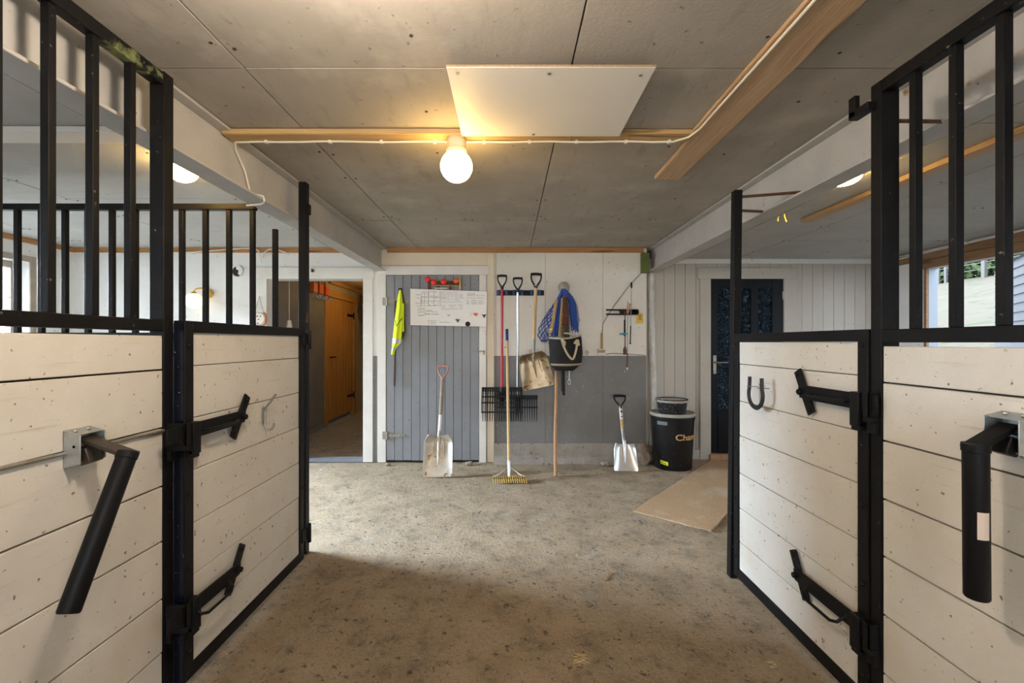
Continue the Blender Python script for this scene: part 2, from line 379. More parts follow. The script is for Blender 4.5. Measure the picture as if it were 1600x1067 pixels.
def make_floor():
    b = MB(); st = .05
    def grid(x0, x1, y0, y1, st):
        nx, ny = int((x1-x0)/st), int((y1-y0)/st); vs = []
        for i in range(nx+1):
            row = []
            for j in range(ny+1):
                x, y = x0+(x1-x0)*i/nx, y0+(y1-y0)*j/ny
                h = noise.fractal(Vector((x*1.6, y*1.6, 0)), 1.0, 2.0, 5) * .006 + noise.noise(Vector((x*9, y*9, 3))) * .003 - .007*max(0, noise.noise(Vector((x*7, y*16, 8))) - .32)
                row.append(b.v((x, y, min(.004, h - .004))))
            vs.append(row)
        for i in range(nx):
            for j in range(ny): b.f([vs[i][j], vs[i+1][j], vs[i+1][j+1], vs[i][j+1]], True)
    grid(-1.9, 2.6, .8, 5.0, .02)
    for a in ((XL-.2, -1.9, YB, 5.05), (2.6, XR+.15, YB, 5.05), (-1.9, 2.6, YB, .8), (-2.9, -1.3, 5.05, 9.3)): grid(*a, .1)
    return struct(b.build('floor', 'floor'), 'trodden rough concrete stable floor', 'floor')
make_floor()
b = MB(); b.box(-9, 30, -8, 0, -.5, -.06); b.box(-12, XL-.2, -8, 14, -.5, -.06); b.box(XR+.12, 9, -1, 14, -.5, -.06)
struct(b.build('ground', 'outdoor_ground'))

def ceiling(x0, x1, xs, ys, z, m, nails, name='ceiling'):
    b = MB()
    b.use(1).box(x0, x1, YB, YR + .05, z + .012, z + .08).use(0)
    xs = [x0] + xs + [x1]; g = .0032
    for i in range(len(xs)-1):
        for j in range(len(ys)-1):
            dz = random.uniform(0, .0025)
            b.box(xs[i]+g, xs[i+1]-g, ys[j]+g, ys[j+1]-g, z+dz, z+.012)
    b.use(2)
    for (nx, ny) in nails:
        b.lathe([(.007, -.001), (.006, .002)], (nx, ny, z), 6)
    return struct(b.build(name, [m, 'gap', 'nail']))
nl = []
for y in [.3+.42*i for i in range(11)]:
    for x in (-.975, .23):
        if random.random() < .75: nl += [(x-.03, y+random.uniform(-.05, .05)), (x+.03, y+random.uniform(-.05, .05))]
    for x in (-.37, .83, 1.2): 
        if random.random() < .7: nl.append((x+random.uniform(-.05, .05), y+random.uniform(-.08, .08)))
for x in [-1.2+.3*i for i in range(9)]: nl += [(x, 3.74+random.uniform(-.01, .01)), (x+.1, 4.5)]
nl = [n for n in nl if not (2.13 < n[1] < 2.26) and not (.86 < n[0] < 1.05 and n[1] < 2.8) and not (-.24 < n[0] < .55 and 1.58 < n[1] < 2.2)]
ceiling(-1.42, 1.62, [-.975, .23], [YB, -.44, 1.678, 3.78, YR+.05], CEIL, 'ceiling', nl)
nl2 = [(x+s, y+random.uniform(-.04, .04)) for x in (-1.9, -3.1, -4.3) for y in [2.4+.42*i for i in range(6)] for s in (-.03, .03)]
ceiling(XL-.1, -1.425, [-4.3, -3.1, -1.9], [YB, .9, 3.2, YR+.05], CEIL, 'ceiling_light', nl2)
nl3 = [(x+s, y) for x in (2.5, 3.2, 3.9) for y in [1.6+.5*i for i in range(7)] for s in (-.03, .03)]
ceiling(1.625, XR+.1, [1.95, 2.5, 3.2, 3.9], [YB, 1.9, 4.1, YR+.05], CEILR, 'ceiling_light', nl3)
b = MB(); b.box(1.625, 1.63, YB, YR+.05, CEILR+.01, CEIL+.08)
struct(b.build('ceiling_edge', 'ceiling_light'))

# back wall, left and centre
DX0, DX1, DZ = X(418, YW), X(568, YW), Z(436, YW)         # open doorway
WX1 = X(1010, YW); WZ = Z(556, YW)
b = MB()
b.box(XL-.1, DX0, YW, YW+.17, -.08, CEIL); b.box(DX0, DX1, YW, YW+.17, DZ, CEIL); b.box(DX1, X(590, YW), YW, YW+.17, 0, CEIL)
struct(b.build('wall_back', 'white_wall_cool'), 'white painted back wall around the open doorway', 'wall')
b = MB()
xs = [X(590, YW), X(775, YW), X(852, YW), X(942, YW), WX1]
pl = Z(697, YW)
for i in range(4):
    x0, x1 = xs[i] + (.0015 if i else 0), xs[i+1] - .0015
    b.use(0).box(x0, x1, YW, YW+.02, WZ, CEIL); b.use(1).box(x0, x1, YW, YW+.02, pl, WZ - .002)
b.use(2).box(xs[0], WX1, YW+.006, YW+.17, -.08, CEIL)
b.use(1).box(X(1010, YW)-.004, WX1, YW+.001, YW+.17, 0, WZ)
struct(b.build('wall_back', ['white_wall', 'grey_paint', 'gap']), 'back wall with white upper half and grey lower half', 'wall')
# rough concrete plinth
b = MB()
x0, x1 = X(772, 4.8), X(1010, 4.8); n = 60
rows = []
for i in range(n+1):
    x = x0 + (x1-x0)*i/n; w = lambda k: noise.noise(Vector((x*6, k, 1.7)))
    prof = [(4.80+.02*w(1)-.02, -.02), (4.815+.012*w(2), .06+.01*w(3)), (4.84+.012*w(4), .075+.01*w(5)), (4.842+.006*w(6), .165), (4.85, .205+.006*w(7)), (4.9, .205)]
    rows.append([b.v((x, p[0], p[1])) for p in prof])
for i in range(n):
    for k in range(5): b.f([rows[i][k], rows[i+1][k], rows[i+1][k+1], rows[i][k+1]], False)
struct(b.build('baseboard_back', 'plinth'), 'rough concrete plinth under the grey wainscot', 'plinth')
# rubble and crumbs at wall foot
for k, (px, py, s, mt) in enumerate(((1006, 722, .07, 'rubble'), (1016, 716, .06, 'rubble'), (944, 722, .03, 'plinth'), (950, 724, .035, 'plinth'), (857, 729, .018, 'rubble'), (606, 729, .022, 'plinth'), (733, 727, .03, 'plinth'))):
    Y = (4.76, 4.93)[k] if k < 2 else 4.74
    b = MB(); bm2 = b.bm
    bmesh.ops.create_icosphere(bm2, subdivisions=3, radius=s)
    for v in bm2.verts:
        d = 1 + .45*noise.fractal(v.co*(1.3/s) + Vector((k*3, 0, 0)), 1, 2, 3)
        v.co = Vector((v.co.x*d*1.25, v.co.y*d*.8, v.co.z*d*(1.4 if k < 2 else .7)))
    mz = min(v.co.z for v in bm2.verts)
    for v in bm2.verts: v.co += Vector((X(px, Y), Y, -mz - .004))
    lab = ['brown lump of broken masonry at the foot of the wrapped pipe, nearer the plinth', 'brown lump of broken masonry tucked right under the wrapped pipe', 'small grey stone at the plinth left of the aluminium shovel', 'grey stone chip beside the aluminium shovel blade', 'brown crumb on the floor by the wooden pole foot', 'pale crumb under the grey door below its lower hinge', 'pale stone chip under the grey door right of the white shovel'][k]
    tag(b.build('rubble_stone', mt), lab, 'stone', 'loose stones along the back wall')

# right part of the back wall: vertical boards, door 2
b = MB()
b.use(1).box(WX1, XR+.1, YR+.012, YR+.12, -.08, CEIL); b.use(0)
bx = WX1; bw = .1165
D2X0, D2X1, D2Z = X(1110, YR), X(1223, YR), Z(436, YR)
while bx < XR+.05:
    x1 = bx + bw - .004
    b.box(bx, x1, YR, YR+.013, 0, CEILR) if not (bx > D2X0 and x1 < D2X1) else b.box(bx, x1, YR, YR+.013, D2Z, CEILR)
    bx += bw
b.box(WX1-.002, WX1+.006, YW, YR+.05, 0, CEIL)
struct(b.build('wall_back', ['beige_board', 'gap']), 'beige vertical boarding around the black door', 'wall')
b = MB(); b.box(1.5, XR, YR-.02, YR, Z(412, YR), CEILR); struct(b.build('trim_1', 'white_wall_cool'), 'white strip where the boarding meets the ceiling', 'trim')
b = MB(); b.box(X(1020, YR), X(1093, YR), YR-.016, YR, 0, .105); b.box(X(1245, YR), XR, YR-.016, YR, 0, .105)
struct(b.build('baseboard_back', 'beige_board', bevel=.003), 'beige baseboard under the vertical boarding', 'baseboard')
# casings of the black door
b = MB()
b.box(X(1093, YR), D2X0-.003, YR-.022, YR, 0, Z(436, YR)); b.box(D2X1+.003, X(1245, YR), YR-.022, YR, 0, Z(436, YR))
b.box(X(1090, YR), X(1243, YR)+.01, YR-.026, YR, Z(436, YR), Z(419, YR))
struct(b.build('trim_2', 'beige_board', bevel=.003), 'beige casing around the black door', 'door casing')
# black door
def black_door():
    y0, y1 = YR-.006, YR+.03
    d = thing('door_1', ((D2X0+D2X1)/2, YR, .06), 'black panelled door with three patterned glass strips in the beige wall', 'door', kind='structure')
    z0, z1 = .065, D2Z
    gx = [(X(1121, YR), X(1142, YR)), (X(1153, YR), X(1173, YR)), (X(1184, YR), X(1206, YR))]
    gz0, gz1 = Z(639, YR), Z(450, YR)
    b = MB()
    b.box(D2X0, gx[0][0], y0, y1, z0, z1); b.box(gx[2][1], D2X1, y0, y1, z0, z1)
    b.box(gx[0][0], gx[2][1], y0, y1, gz1, z1); b.box(gx[0][0], gx[2][1], y0, y1, z0, gz0)
    for i in (0, 1): b.box(gx[i][1], gx[i+1][0], y0, y1, gz0, gz1)
    for i in range(3):
        xx = gx[i]
        b.box(xx[0], xx[1], y0-.006, y0, Z(697, YR), Z(652, YR))
    b.box(gx[0][0]-.02, gx[2][1]+.02, y0-.008, y0, gz0-.03, gz0-.018)
    b.build('door_leaf', 'black_door', d, bevel=.004)
    for g in gx:
        p = MB(); p.box(g[0], g[1], y0+.012, y0+.018, gz0, gz1); p.build('glass_pane', 'glass_dark', d)
    h = MB(); hx = X(1116, YR)
    h.box(hx-.018, hx+.018, y0-.008, y0, Z(584, YR), Z(555, YR))
    hp = h.build('handle_plate', 'dull_metal', d, bevel=.003); hp['label'] = 'silvery handle plate'
    h = MB(); zz = Z(566, YR); h.tube([(hx, y0, zz), (hx, y0-.05, zz), (hx+.02, y0-.055, zz), (hx+.12, y0-.055, zz)], .009, 10)
    h.build('handle_lever', 'dull_metal', d)
    h = MB(); h.box(D2X1-.012, D2X1+.005, y0-.012, y0, 1.75, 1.84); h.build('hinge', 'dull_metal', d)
    h = MB(); h.box(D2X0-.02, D2X1+.02, YR-.05, YR+.06, 0, .06); struct(h.build('trim_3', 'brown_handle'), 'worn wooden threshold under the black door', 'threshold')
black_door()

# side walls, windows, rear wall
def wall_x(name, x0, x1, openings, m, zt):
    b = MB(); ys = [YB]
    ops = sorted(openings)
    y = YB
    for (a, c, z0, z1) in ops:
        b.box(x0, x1, y, a, -.08, zt); b.box(x0, x1, a, c, -.08, z0); b.box(x0, x1, a, c, z1, zt); y = c
    b.box(x0, x1, y, YR+.12, -.08, zt)
    return struct(b.build(name, m))
LW = [(2.95, 4.42, .78, 2.06), (-.6, 2.1, .9, 2.06)]
wall_x('wall_left', XL-.22, XL, LW, 'white_wall_cool', CEIL)
RW = [(3.2, 4.55, .95, 2.015), (-.4, 2.2, .95, 2.015)]
wall_x('wall_right', XR, XR+.11, RW, 'white_wall_cool', CEIL)
b = MB()
b.box(XL-.2, -.75, YB-.12, YB, 0, CEIL); b.box(.75, XR+.1, YB-.12, YB, 0, CEIL); b.box(-.75, .75, YB-.12, YB, 2.05, CEIL+.05)
struct(b.build('wall_rear', 'white_wall'))
def window_left(n, a, c, z0, z1):
    w = thing('window_%d' % n, (XL-.1, (a+c)/2, z0), 'weathered wooden window in the white left wall behind the bars' if n == 1 else 'unseen window added in the left wall for more daylight', 'window', kind='structure')
    b = MB(); t = .06
    x0, x1 = XL-.17, XL-.11
    b.box(x0, x1, a, a+t, z0, z1); b.box(x0, x1, c-t, c, z0, z1); b.box(x0, x1, a+t, c-t, z0, z0+t); b.box(x0, x1, a+t, c-t, z1-t, z1)
    b.box(x0+.01, x1-.01, (a+c)/2-.02, (a+c)/2+.02, z0+t, z1-t)
    b.build('window_frame', 'old_frame', w, bevel=.004)
    b = MB(); b.box(x0+.028, x0+.032, a+t, c-t, z0+t, z1-t); b.build('glass_pane', 'glass', w)
    b = MB(); b.box(XL-.2, XL+.03, a-.03, c+.03, z0-.03, z0); b.build('window_sill', 'old_frame', w, bevel=.004)
    b = MB(); e = .055
    b.box(XL, XL+.014, a-e, a, z0, z1+e); b.box(XL, XL+.014, c, c+e, z0, z1+e); b.box(XL, XL+.014, a, c, z1, z1+e)
    b.build('window_casing', 'old_frame', w, bevel=.003)
    b = MB(); b.tube([(x1+.005, c-t-.05, z1-.35), (x1+.03, c-t-.02, z1-.35), (x1+.03, c-.01, z1-.35)], .004, 6); b.build('window_hook', 'dull_metal', w)
window_left(1, *LW[0]); window_left(2, *LW[1])  # second window is out of view, added to brighten the left stall
def window_right(n, a, c, z0, z1):
    w = thing('window_%d' % n, (XR+.05, (a+c)/2, z0), 'window opening in the right wall looking on to the pasture' if n == 3 else 'unseen opening added in the right wall for more daylight', 'window', kind='structure')
    b = MB()
    b.box(XR-.004, XR+.02, c-.03, c, z0, z1); b.box(XR-.004, XR+.02, a, a+.03, z0, z1)
    b.build('window_frame', 'lintel', w, bevel=.003)
    b = MB(); b.box(XR+.02, XR+.112, c-.03, c, z0, z1); b.box(XR+.02, XR+.112, a, a+.03, z0, z1); b.box(XR-.02, XR+.14, a-.02, c+.02, z0-.03, z0)
    b.build('window_jamb', 'blue_frame', w, bevel=.003)
window_right(3, *RW[0]); window_right(4, *RW[1])  # last opening is unseen, added to let more daylight into the right side
b = MB()
b.box(XR-.03, XR, 1.9, YR, 2.095, CEILR-.02); b.box(XR-.036, XR, 1.9, YR-.4, 2.012, 2.092)
struct(b.build('trim_4', 'lintel', bevel=.004), 'brown timber lintel of two boards over the right window', 'lintel')
# warm coloured trim strips under the ceiling
b = MB(); zt = Z(395, YW)
b.box(-1.30, 1.44, YW-.03, YW, zt, CEIL); struct(b.build('trim_5', 'trim_x', bevel=.003), 'brown wooden strip above the grey door and tool wall', 'trim')
b = MB(); b.box(XL, -1.43, YW-.03, YW, zt, CEIL); struct(b.build('trim_6', 'trim_x', bevel=.003), 'brown wooden strip above the open doorway', 'trim')
b = MB(); b.box(XL, XL+.03, YB, YW-.03, zt, CEIL); struct(b.build('trim_7', 'trim_y', bevel=.003), 'brown wooden strip along the left wall', 'trim')
b = MB(); b.box(X(590, YW), X(775, YW), YW-.012, YW, Z(415, YW), zt); struct(b.build('trim_8', 'cream', bevel=.002), 'cream board over the grey door', 'trim')

# casings, open doorway
b = MB(); y0 = YW-.02
b.box(X(400, YW), DX0, y0, YW, 0, DZ); b.box(DX1, X(583, YW), y0, YW, 0, DZ); b.box(X(400, YW), X(585, YW), y0, YW, DZ, Z(418, YW))
struct(b.build('trim_9', 'casing', bevel=.003), 'white casing around the open doorway', 'door casing')
b = MB(); b.box(DX0, DX1, YW-.02, YW+.17, 0, .012); struct(b.build('trim_10', 'corridor'), 'dark threshold of the open doorway', 'threshold')
# grey door casings
b = MB()
b.box(X(590, YW)+.006, X(604, YW), y0-.01, YW, 0, Z(430, YW)); b.box(X(749, YW), X(760, YW), y0-.012, YW, 0, Z(430, YW)); b.box(X(590, YW)+.006, X(765, YW), y0-.01, YW, Z(430, YW), Z(416, YW))
struct(b.build('trim_11', 'casing', bevel=.003), 'white casing around the grey plank door', 'door casing')
b = MB(); b.box(X(761, YW), X(772, YW), y0, YW, 0, Z(396, YW)); struct(b.build('trim_12', 'cream', bevel=.003), 'cream upright board right of the grey plank door', 'trim')
b = MB(); b.box(X(583, YW)+.002, X(590, YW)+.002, YW-.004, YW, 0, WZ); struct(b.build('trim_13', 'grey_paint'), 'narrow dark grey strip between the two doorways', 'trim')
# grey plank door
def grey_door():
    x0, x1 = X(604.5, YW), X(748.5, YW); z1 = Z(430, YW)
    d = thing('door_2', ((x0+x1)/2, YW, 0), 'grey door of narrow vertical boards behind the whiteboard', 'door', kind='structure')
    b = MB(); n = 11; w = (x1-x0)/n
    b.use(1).box(x0, x1, YW-.008, YW, .02, z1); b.use(0)
    for i in range(n): b.box(x0+i*w+.002, x0+(i+1)*w-.002, YW-.026, YW-.008, .02+random.uniform(0, .006), z1-.004)
    b.build('door_leaf', ['grey_door', 'gap'], d, bevel=.0025)
    for py, ln in ((471, 44), (680, 36)):
        h = MB(); y = YW-.03; z = Z(py, y)
        h.box(X(598, y), X(604, y), y-.012, y+.006, z-.04, z+.04); h.tube([(X(605, y), y-.008, z-.045), (X(605, y), y-.008, z+.045)], .009, 8)
        h.box(X(605, y), X(605+ln-12, y), y-.004, y+.003, z-.017, z+.017); h.lathe([(.017, -.004), (.017, .003)], (X(605+ln-12, y), y, z), 12, (0, 1, 0))
        for q in (.06, .14, .19): h.ball((X(605, y)+q, y-.005, z), .006, 8)
        h.build('strap_hinge', 'dull_metal', d)
    h = MB(); y = YW-.03; z = Z(549, y)
    h.tube([(X(756, y), y-.006, z-.035), (X(756, y), y-.012, z), (X(752, y), y-.025, z+.004), (X(741, y), y-.025, z), (X(739.5, y), y, z-.004)], .0055, 8); h.ball((X(756, y), y, z), .012, 8)
    h.build('door_hook', 'dull_metal', d)
grey_door()

# corridor beyond the open doorway
CX = -2.78
b = MB(); b.use(0).box(CX-.1, CX, YW+.17, 6.86, 0, 2.4); b.use(1).box(CX-.1, CX, 8.24, 9.3, 0, 2.4); b.box(CX-.1, CX, 6.86, 8.24, 2.0, 2.4); b.box(CX-.1, -1.2, 9.2, 9.3, 0, 2.4); b.use(0).box(CX-.1, DX0, YW+.16, YW+.2, 0, 2.4); b.box(CX-.1, CX-.05, 6.86, 8.24, 0, 2.0)
struct(b.build('wall_corridor', ['corridor', 'corridor_pale']), 'dark grey corridor wall beyond the open doorway', 'wall')
b = MB(); b.box(-1.40, -1.3, YW+.17, 9.3, 0, 2.4); struct(b.build('wall_corridor', 'corridor_pale'))
b = MB(); b.box(CX-.1, -1.3, YW+.17, 9.3, 2.25, 2.33); struct(b.build('ceiling', 'pine_y'))
b = MB(); b.box(CX, CX+.05, 7.0, 9.2, 2.19, 2.25); b.box(CX, CX+.02, 6.95, 8.6, 1.99, 2.10); struct(b.build('trim_14', 'honey_x', bevel=.004), 'honey coloured boards above the pine corridor door', 'trim')
b = MB(); b.box(CX, CX+.02, YW+.2, 6.86, 0, .09); struct(b.build('baseboard_corridor', 'corridor'), 'dark grey baseboard along the corridor', 'baseboard')
def pine_door():
    d = thing('door_3', (CX, 7.5, 0), 'honey pine plank door in the corridor', 'door', kind='structure')
    b = MB(); b.box(CX-.06, CX+.015, 6.86, 6.99, 0, 2.0); b.box(CX-.06, CX+.015, 8.13, 8.24, 0, 2.0); b.build('door_frame', 'honey_door', d, bevel=.004)
    b = MB(); n = 8; w = (8.13-7.0)/n
    for i in range(n): b.box(CX-.05, CX-.005, 7.0+i*w+.003, 7.0+(i+1)*w-.003, .07, 1.985)
    b.build('door_leaf', 'honey_door', d, bevel=.004)
    for z in (1.75, .35):
        b = MB(); b.box(CX-.006, CX+.006, 7.85, 8.2, z-.02, z+.02); b.tube([(CX+.012, 8.13, z-.06), (CX+.012, 8.13, z+.06)], .012, 8); b.build('strap_hinge', 'black_steel', d)
    b = MB(); b.tube([(CX, 7.06, 1.05), (CX+.06, 7.06, 1.05), (CX+.06, 7.16, 1.05)], .012, 8); b.build('handle', 'black_steel', d)
pine_door()

# unseen roof mass above the ceiling, added to keep low sun off the pasture
b = MB(); b.box(XL-.3, XR+.15, YB-.2, 9.4, 2.42, 4.2); b.prism([(XL-.5, 4.2), ((XL+XR)/2, 7.6), (XR+.4, 4.2)], 'y', YB-.3, 9.5)
struct(b.build('roof', 'clapboard'), 'unseen roof mass added above the stable to block sun', 'roof')
# steel beams
def ibeam(name, xi, xo, z0, y0, y1, label):
    b = MB(); t = .013; xm = (xi+xo)/2
    b.box(min(xi, xo), max(xi, xo), y0, y1, z0, z0+t); b.box(min(xi, xo), max(xi, xo), y0, y1, CEIL-t, CEIL-.0005); b.box(xm-.005, xm+.005, y0, y1, z0+t, CEIL-t)
    return struct(b.build(name, 'beam', bevel=.003), label, 'beam')
ibeam('beam_left', -1.31, -1.425, 2.040, YB, YW, 'grey painted steel beam along the left stalls')
ibeam('beam_right', 1.50, 1.615, 2.045, YB, YW+.1, 'grey painted steel beam along the right stalls')
b = MB(); b.box(1.41, 1.497, YW-.05, YW-.001, 2.02, 2.235); struct(b.build('trim_15', 'green', bevel=.003), 'green painted bearing plate at the end of the right beam', 'bearing plate')

# ------------------------------------------------------------------ stalls
def planks(b, xface, thick, y0, y1, zs, sgn, gap=.0048):
    """horizontal boards between the heights zs; xface is the visible face, sgn points to the aisle"""
    for a, c in zip(zs[:-1], zs[1:]):
        o = random.uniform(0, .0025)
        b.use(0).box(xface - sgn*thick, xface - sgn*o, y0, y1, a + gap/2 + random.uniform(0, .0008), c - gap/2)
    b.use(1).box(xface - sgn*(thick+.006), xface - sgn*(thick-.012), y0 + .004, y1 - .004, zs[0] + .004, zs[-1] - .004)
def stall_front(side):
    L = side < 0; s = 1 if L else -1                     # s points to the aisle
    xf = -1.225 if L else 1.22
    yp0, yp1 = (1.616, 1.664) if L else (1.490, 1.535)
    zr0, zr1 = (1.320, 1.360) if L else (1.280, 1.322)
    zt0, zt1 = (2.195, 2.240) if L else (2.100, 2.142)
    t = thing('stall_barrier', (xf, 1.0, 0), 'white boarded barred stall front carrying the rack whose tube hangs aslant' if L else 'white boarded barred stall front carrying the rack with a paper sticker', 'stall front', 'stall fronts along the aisle')
    b = MB(); zs = [.0, .184, .372, .576, .771, .977, 1.183, 1.306] if L else [.0, .202, .393, .583, .770, .960, 1.149, 1.270]
    planks(b, xf, .03, .25, yp0-.006, zs, s); b.build('plank_panel', ['white_plank', 'gap'], t, bevel=.002)
    b = MB(); w = .052 if L else .060
    b.box(xf - s*w, xf, yp0, yp1, 0, zt1 + (.005 if L else .0)); b.build('corner_post', 'black_steel', t, bevel=.003)
    b = MB(); b.box(xf - s*.04, xf + s*.001, .25, yp0-.001, zr0, zr1); b.build('middle_rail', 'black_steel', t, bevel=.003)
    b = MB(); b.box(xf - s*.04, xf, .25, yp0-.001, zt0, zt1); b.build('top_rail', 'worn_steel' if L else 'black_steel', t, bevel=.003)
    ys = [1.483, 1.348, 1.218, 1.087, .955, .823] if L else [1.374, 1.249, 1.127, 1.003, .88, .757]
    for y in ys:
        b = MB(); b.box(xf - s*.031, xf - s*.007, y, y+.022, zr1, zt0); b.build('bar', 'black_steel', t, bevel=.002)
    if L:
        b = MB(); b.tube([(xf+.006, .3, .990), (xf+.006, yp0-.01, .969)], .0055, 8); r = b.build('cable', 'dull_metal', t); r['label'] = 'grey cable lying along a board joint'
    else:
        b = MB(); b.box(xf-.03, xf+.002, yp0-.012+.03, yp1+.06, 2.055, 2.08); b.box(xf-.03, xf-.012, yp1+.03, yp1+.06, 2.06, 2.13); b.build('catch_bracket', 'black_steel', t, bevel=.002)
        b = MB(); b.tube([(1.28, 1.51, 2.015), (1.555, 1.604, 2.058)], .007, 8); b.build('anchor_rod', 'rust', t)
    return t
stall_front(-1); stall_front(1)

def gate(side):
    L = side < 0; s = 1 if L else -1
    xf = -1.18 if L else 1.215
    th = .042
    y0, y1 = (1.658, 2.622) if L else (1.540, 2.460)
    z0, z1 = (.035, 1.360) if L else (.03, 1.325)
    t = thing('stall_gate', (xf, (y0+y1)/2, z0), 'white boarded stall gate in a black frame carrying a coat hook' if L else 'white boarded stall gate in a black frame carrying a horseshoe', 'gate', 'stall gates')
    b = MB(); sw = .046
    b.box(xf-s*th, xf, y0, y0+sw, z0, z1); b.box(xf-s*th, xf, y1-sw, y1, z0, z1)
    b.box(xf-s*th, xf, y0+sw, y1-sw, z1-.042, z1); b.box(xf-s*th, xf, y0+sw, y1-sw, z0, z0+.046)
    for z in (.14, .45, .72, 1.27):
        for y in (y0+sw/2, y1-sw/2): b.lathe([(.008, 0), (.008, .003), (.005, .006)], (xf, y, z), 8, (s, 0, 0))
    b.build('gate_frame', 'black_steel', t, bevel=.003)
    zs = [z0+.046, .224, .405, .600, .800, .996, 1.192, z1-.042] if L else [z0+.046, .224, .404, .588, .786, .97, 1.165, z1-.042]
    b = MB(); planks(b, xf-s*.008, .025, y0+sw, y1-sw, zs, s, .0028); b.build('plank_panel', ['white_plank', 'gap'], t, bevel=.0015)
    if L:
        M.setdefault('navy', mat('painted navy reflection', (.004, .006, .014), (.003, .004, .008), 5, .24, specks=(.16, .18, .22), speck_scale=70, speck_t=.67, spec=.5))
        b = MB(); b.box(xf-s*.040, xf-s*.004, y0-.0025, y0, z0+.01, z1-.01); r = b.build('end_reflection', 'navy', t); r['label'] = 'end face with painted-in sky reflection'  # added strip, sky reflection painted in as navy
    # hinges to the far post
    for z in ((.17, 1.30) if L else (.17, 1.13)):
        b = MB(); y = y1
        b.box(xf-s*.03, xf+s*.006, y-.03, y+(.03 if L else .008), z-.035, z+.035); hy = .045 if L else .0
        b.tube([(xf+s*.010, y+hy, z-.06), (xf+s*.010, y+hy, z+.05)], .012, 10)
        if L: b.bar((xf-s*.004, y, z), (xf+s*.002, y+.06, z), .05, .012, (1, 0, 0)); b.build('hinge', 'black_steel', t, bevel=.002)
    # two latches: lever plate, slanting back plate, pull handle, keeper
    for k, (yp, zp, ye, lean) in enumerate(((1.992, .955, 1.545, .5), (1.955, .305, 1.555, .5)) if L else ((1.863, 1.078, 1.480, .5), (1.895, .312, 1.500, .5))):
        up = (k == 0)
        xp = xf + s*.012
        b = MB(); dy = .053 if L else .043; dz = .081
        ax = Vector((0, dy, dz)) ; b.bar(Vector((xp-s*.008, yp, zp)) - ax*1.02, Vector((xp-s*.008, yp, zp)) + ax*1.05, .043, .009, (1, 0, 0))
        for q in (-.85, .85): b.lathe([(.009, 0), (.009, .004), (.005, .009)], Vector((xp-s*.004, yp, zp)) + ax*q, 8, (s, 0, 0))
        b.build('back_plate', 'black_steel', t, bevel=.002)
        b = MB(); b.prism([(yp+.018, zp+.02), (yp-.02, zp+.028), (ye, zp+.028), (ye, zp-.028), (yp-.06, zp-.028), (yp+.01, zp-.024)], 'x', xp, xp+s*.008)
        b.lathe([(.013, 0), (.013, .016), (.008, .02)], (xp+s*.004, yp, zp), 6, (s, 0, 0))
        lv = b.build('latch_lever', 'black_steel', t, bevel=.0015)
        b = MB()
        ya, yb = yp-.07, yp-.27
        hz = zp-.004 if up else zp-.012
        b.tube([(xp+s*.006, ya, hz), (xp+s*.028, ya-.004, hz-(.0 if up else .02)), (xp+s*.036, ya-.03, hz-(.0 if up else .03)), (xp+s*.036, yb+.03, hz-(.0 if up else .03)), (xp+s*.028, yb+.004, hz-(.0 if up else .02)), (xp+s*.006, yb, hz)], .0058, 8)
        b.build('pull_handle', 'black_steel', lv)
        b = MB(); b.box(xf, xp+s*.018, y0+.004, y0+.044, zp-.085, zp+.032); b.box(xp-s*.002, xp+s*.012, y0+.004, y0+.044, zp-.1, zp-.07); b.build('latch_keeper', 'black_steel', t, bevel=.002)
    return t
gate(-1); gate(1)
def keeper(side):
    L = side < 0; s = 1 if L else -1
    xf = -1.225 if L else 1.22; y0, y1 = (1.62, 1.66) if L else (1.494, 1.531)
    for z, w in ((.955, 'upper'), (.305, 'lower')) if L else ((1.078, 'upper'), (.312, 'lower')):
        xo = xf + s*(.07 if L else .034)
        b = MB()
        b.box(xf, xo, y0+.002, y0+.012, z-.045, z+.036); b.box(xo-s*.006, xo, y0+.002, y1-.004, z-.045, z+.036); b.box(xf, xo, y0, y1-.004, z-.062, z-.045); b.box(xf, xf+s*.02, y0, y1-.004, z-.1, z-.062)
        tag(b.build('latch_catch', 'black_steel', bevel=.002), 'black steel catch box holding the %s latch of the gate with the %s' % (w, 'coat hook' if L else 'horseshoe'), 'latch catch', 'latch catches on the front posts')
keeper(-1); keeper(1)
# far gate posts
b = MB(); b.box(-1.270, -1.225, 2.745, 2.795, 0, 2.25)
p = b.build('gate_post', 'black_steel', bevel=.003); tag(p, 'tall black square steel post carrying the hinges of the gate with the coat hook', 'post', 'hinge posts of the stall gates')
q = MB(); q.box(-1.224, -1.212, 2.75, 2.79, 2.06, 2.12); q.build('welded_plate', 'black_steel', p)
q = MB(); q.box(-1.2245, -1.221, 2.752, 2.768, 1.40, 1.46); r = q.build('sticker', 'leather', p); r['label'] = 'small brown sticker'
b = MB(); 
A = [b.v(v) for v in ((1.203, 2.47, 0), (1.243, 2.47, 0), (1.243, 2.515, 0), (1.203, 2.515, 0))]; B = [b.v(v) for v in ((1.228, 2.47, 2.11), (1.270, 2.47, 2.11), (1.270, 2.515, 2.11), (1.228, 2.515, 2.11))]
b.f(A[::-1]); b.f(B)
for i in range(4): b.f([A[i], A[(i+1) % 4], B[(i+1) % 4], B[i]])
p = b.build('gate_post', 'black_steel', bevel=.003); tag(p, 'leaning black steel post of the horseshoe gate, tied to the beam by rusty rods', 'post', 'hinge posts of the stall gates')
for a, c in (((1.25, 2.49, 2.075), (1.556, 2.42, 2.079)), ((1.26, 2.50, 2.005), (1.506, 2.70, 2.056))):
    q = MB(); q.tube([a, c], .008, 8); r = q.build('anchor_rod', 'rust', p); r['label'] = 'rusty ribbed rod'

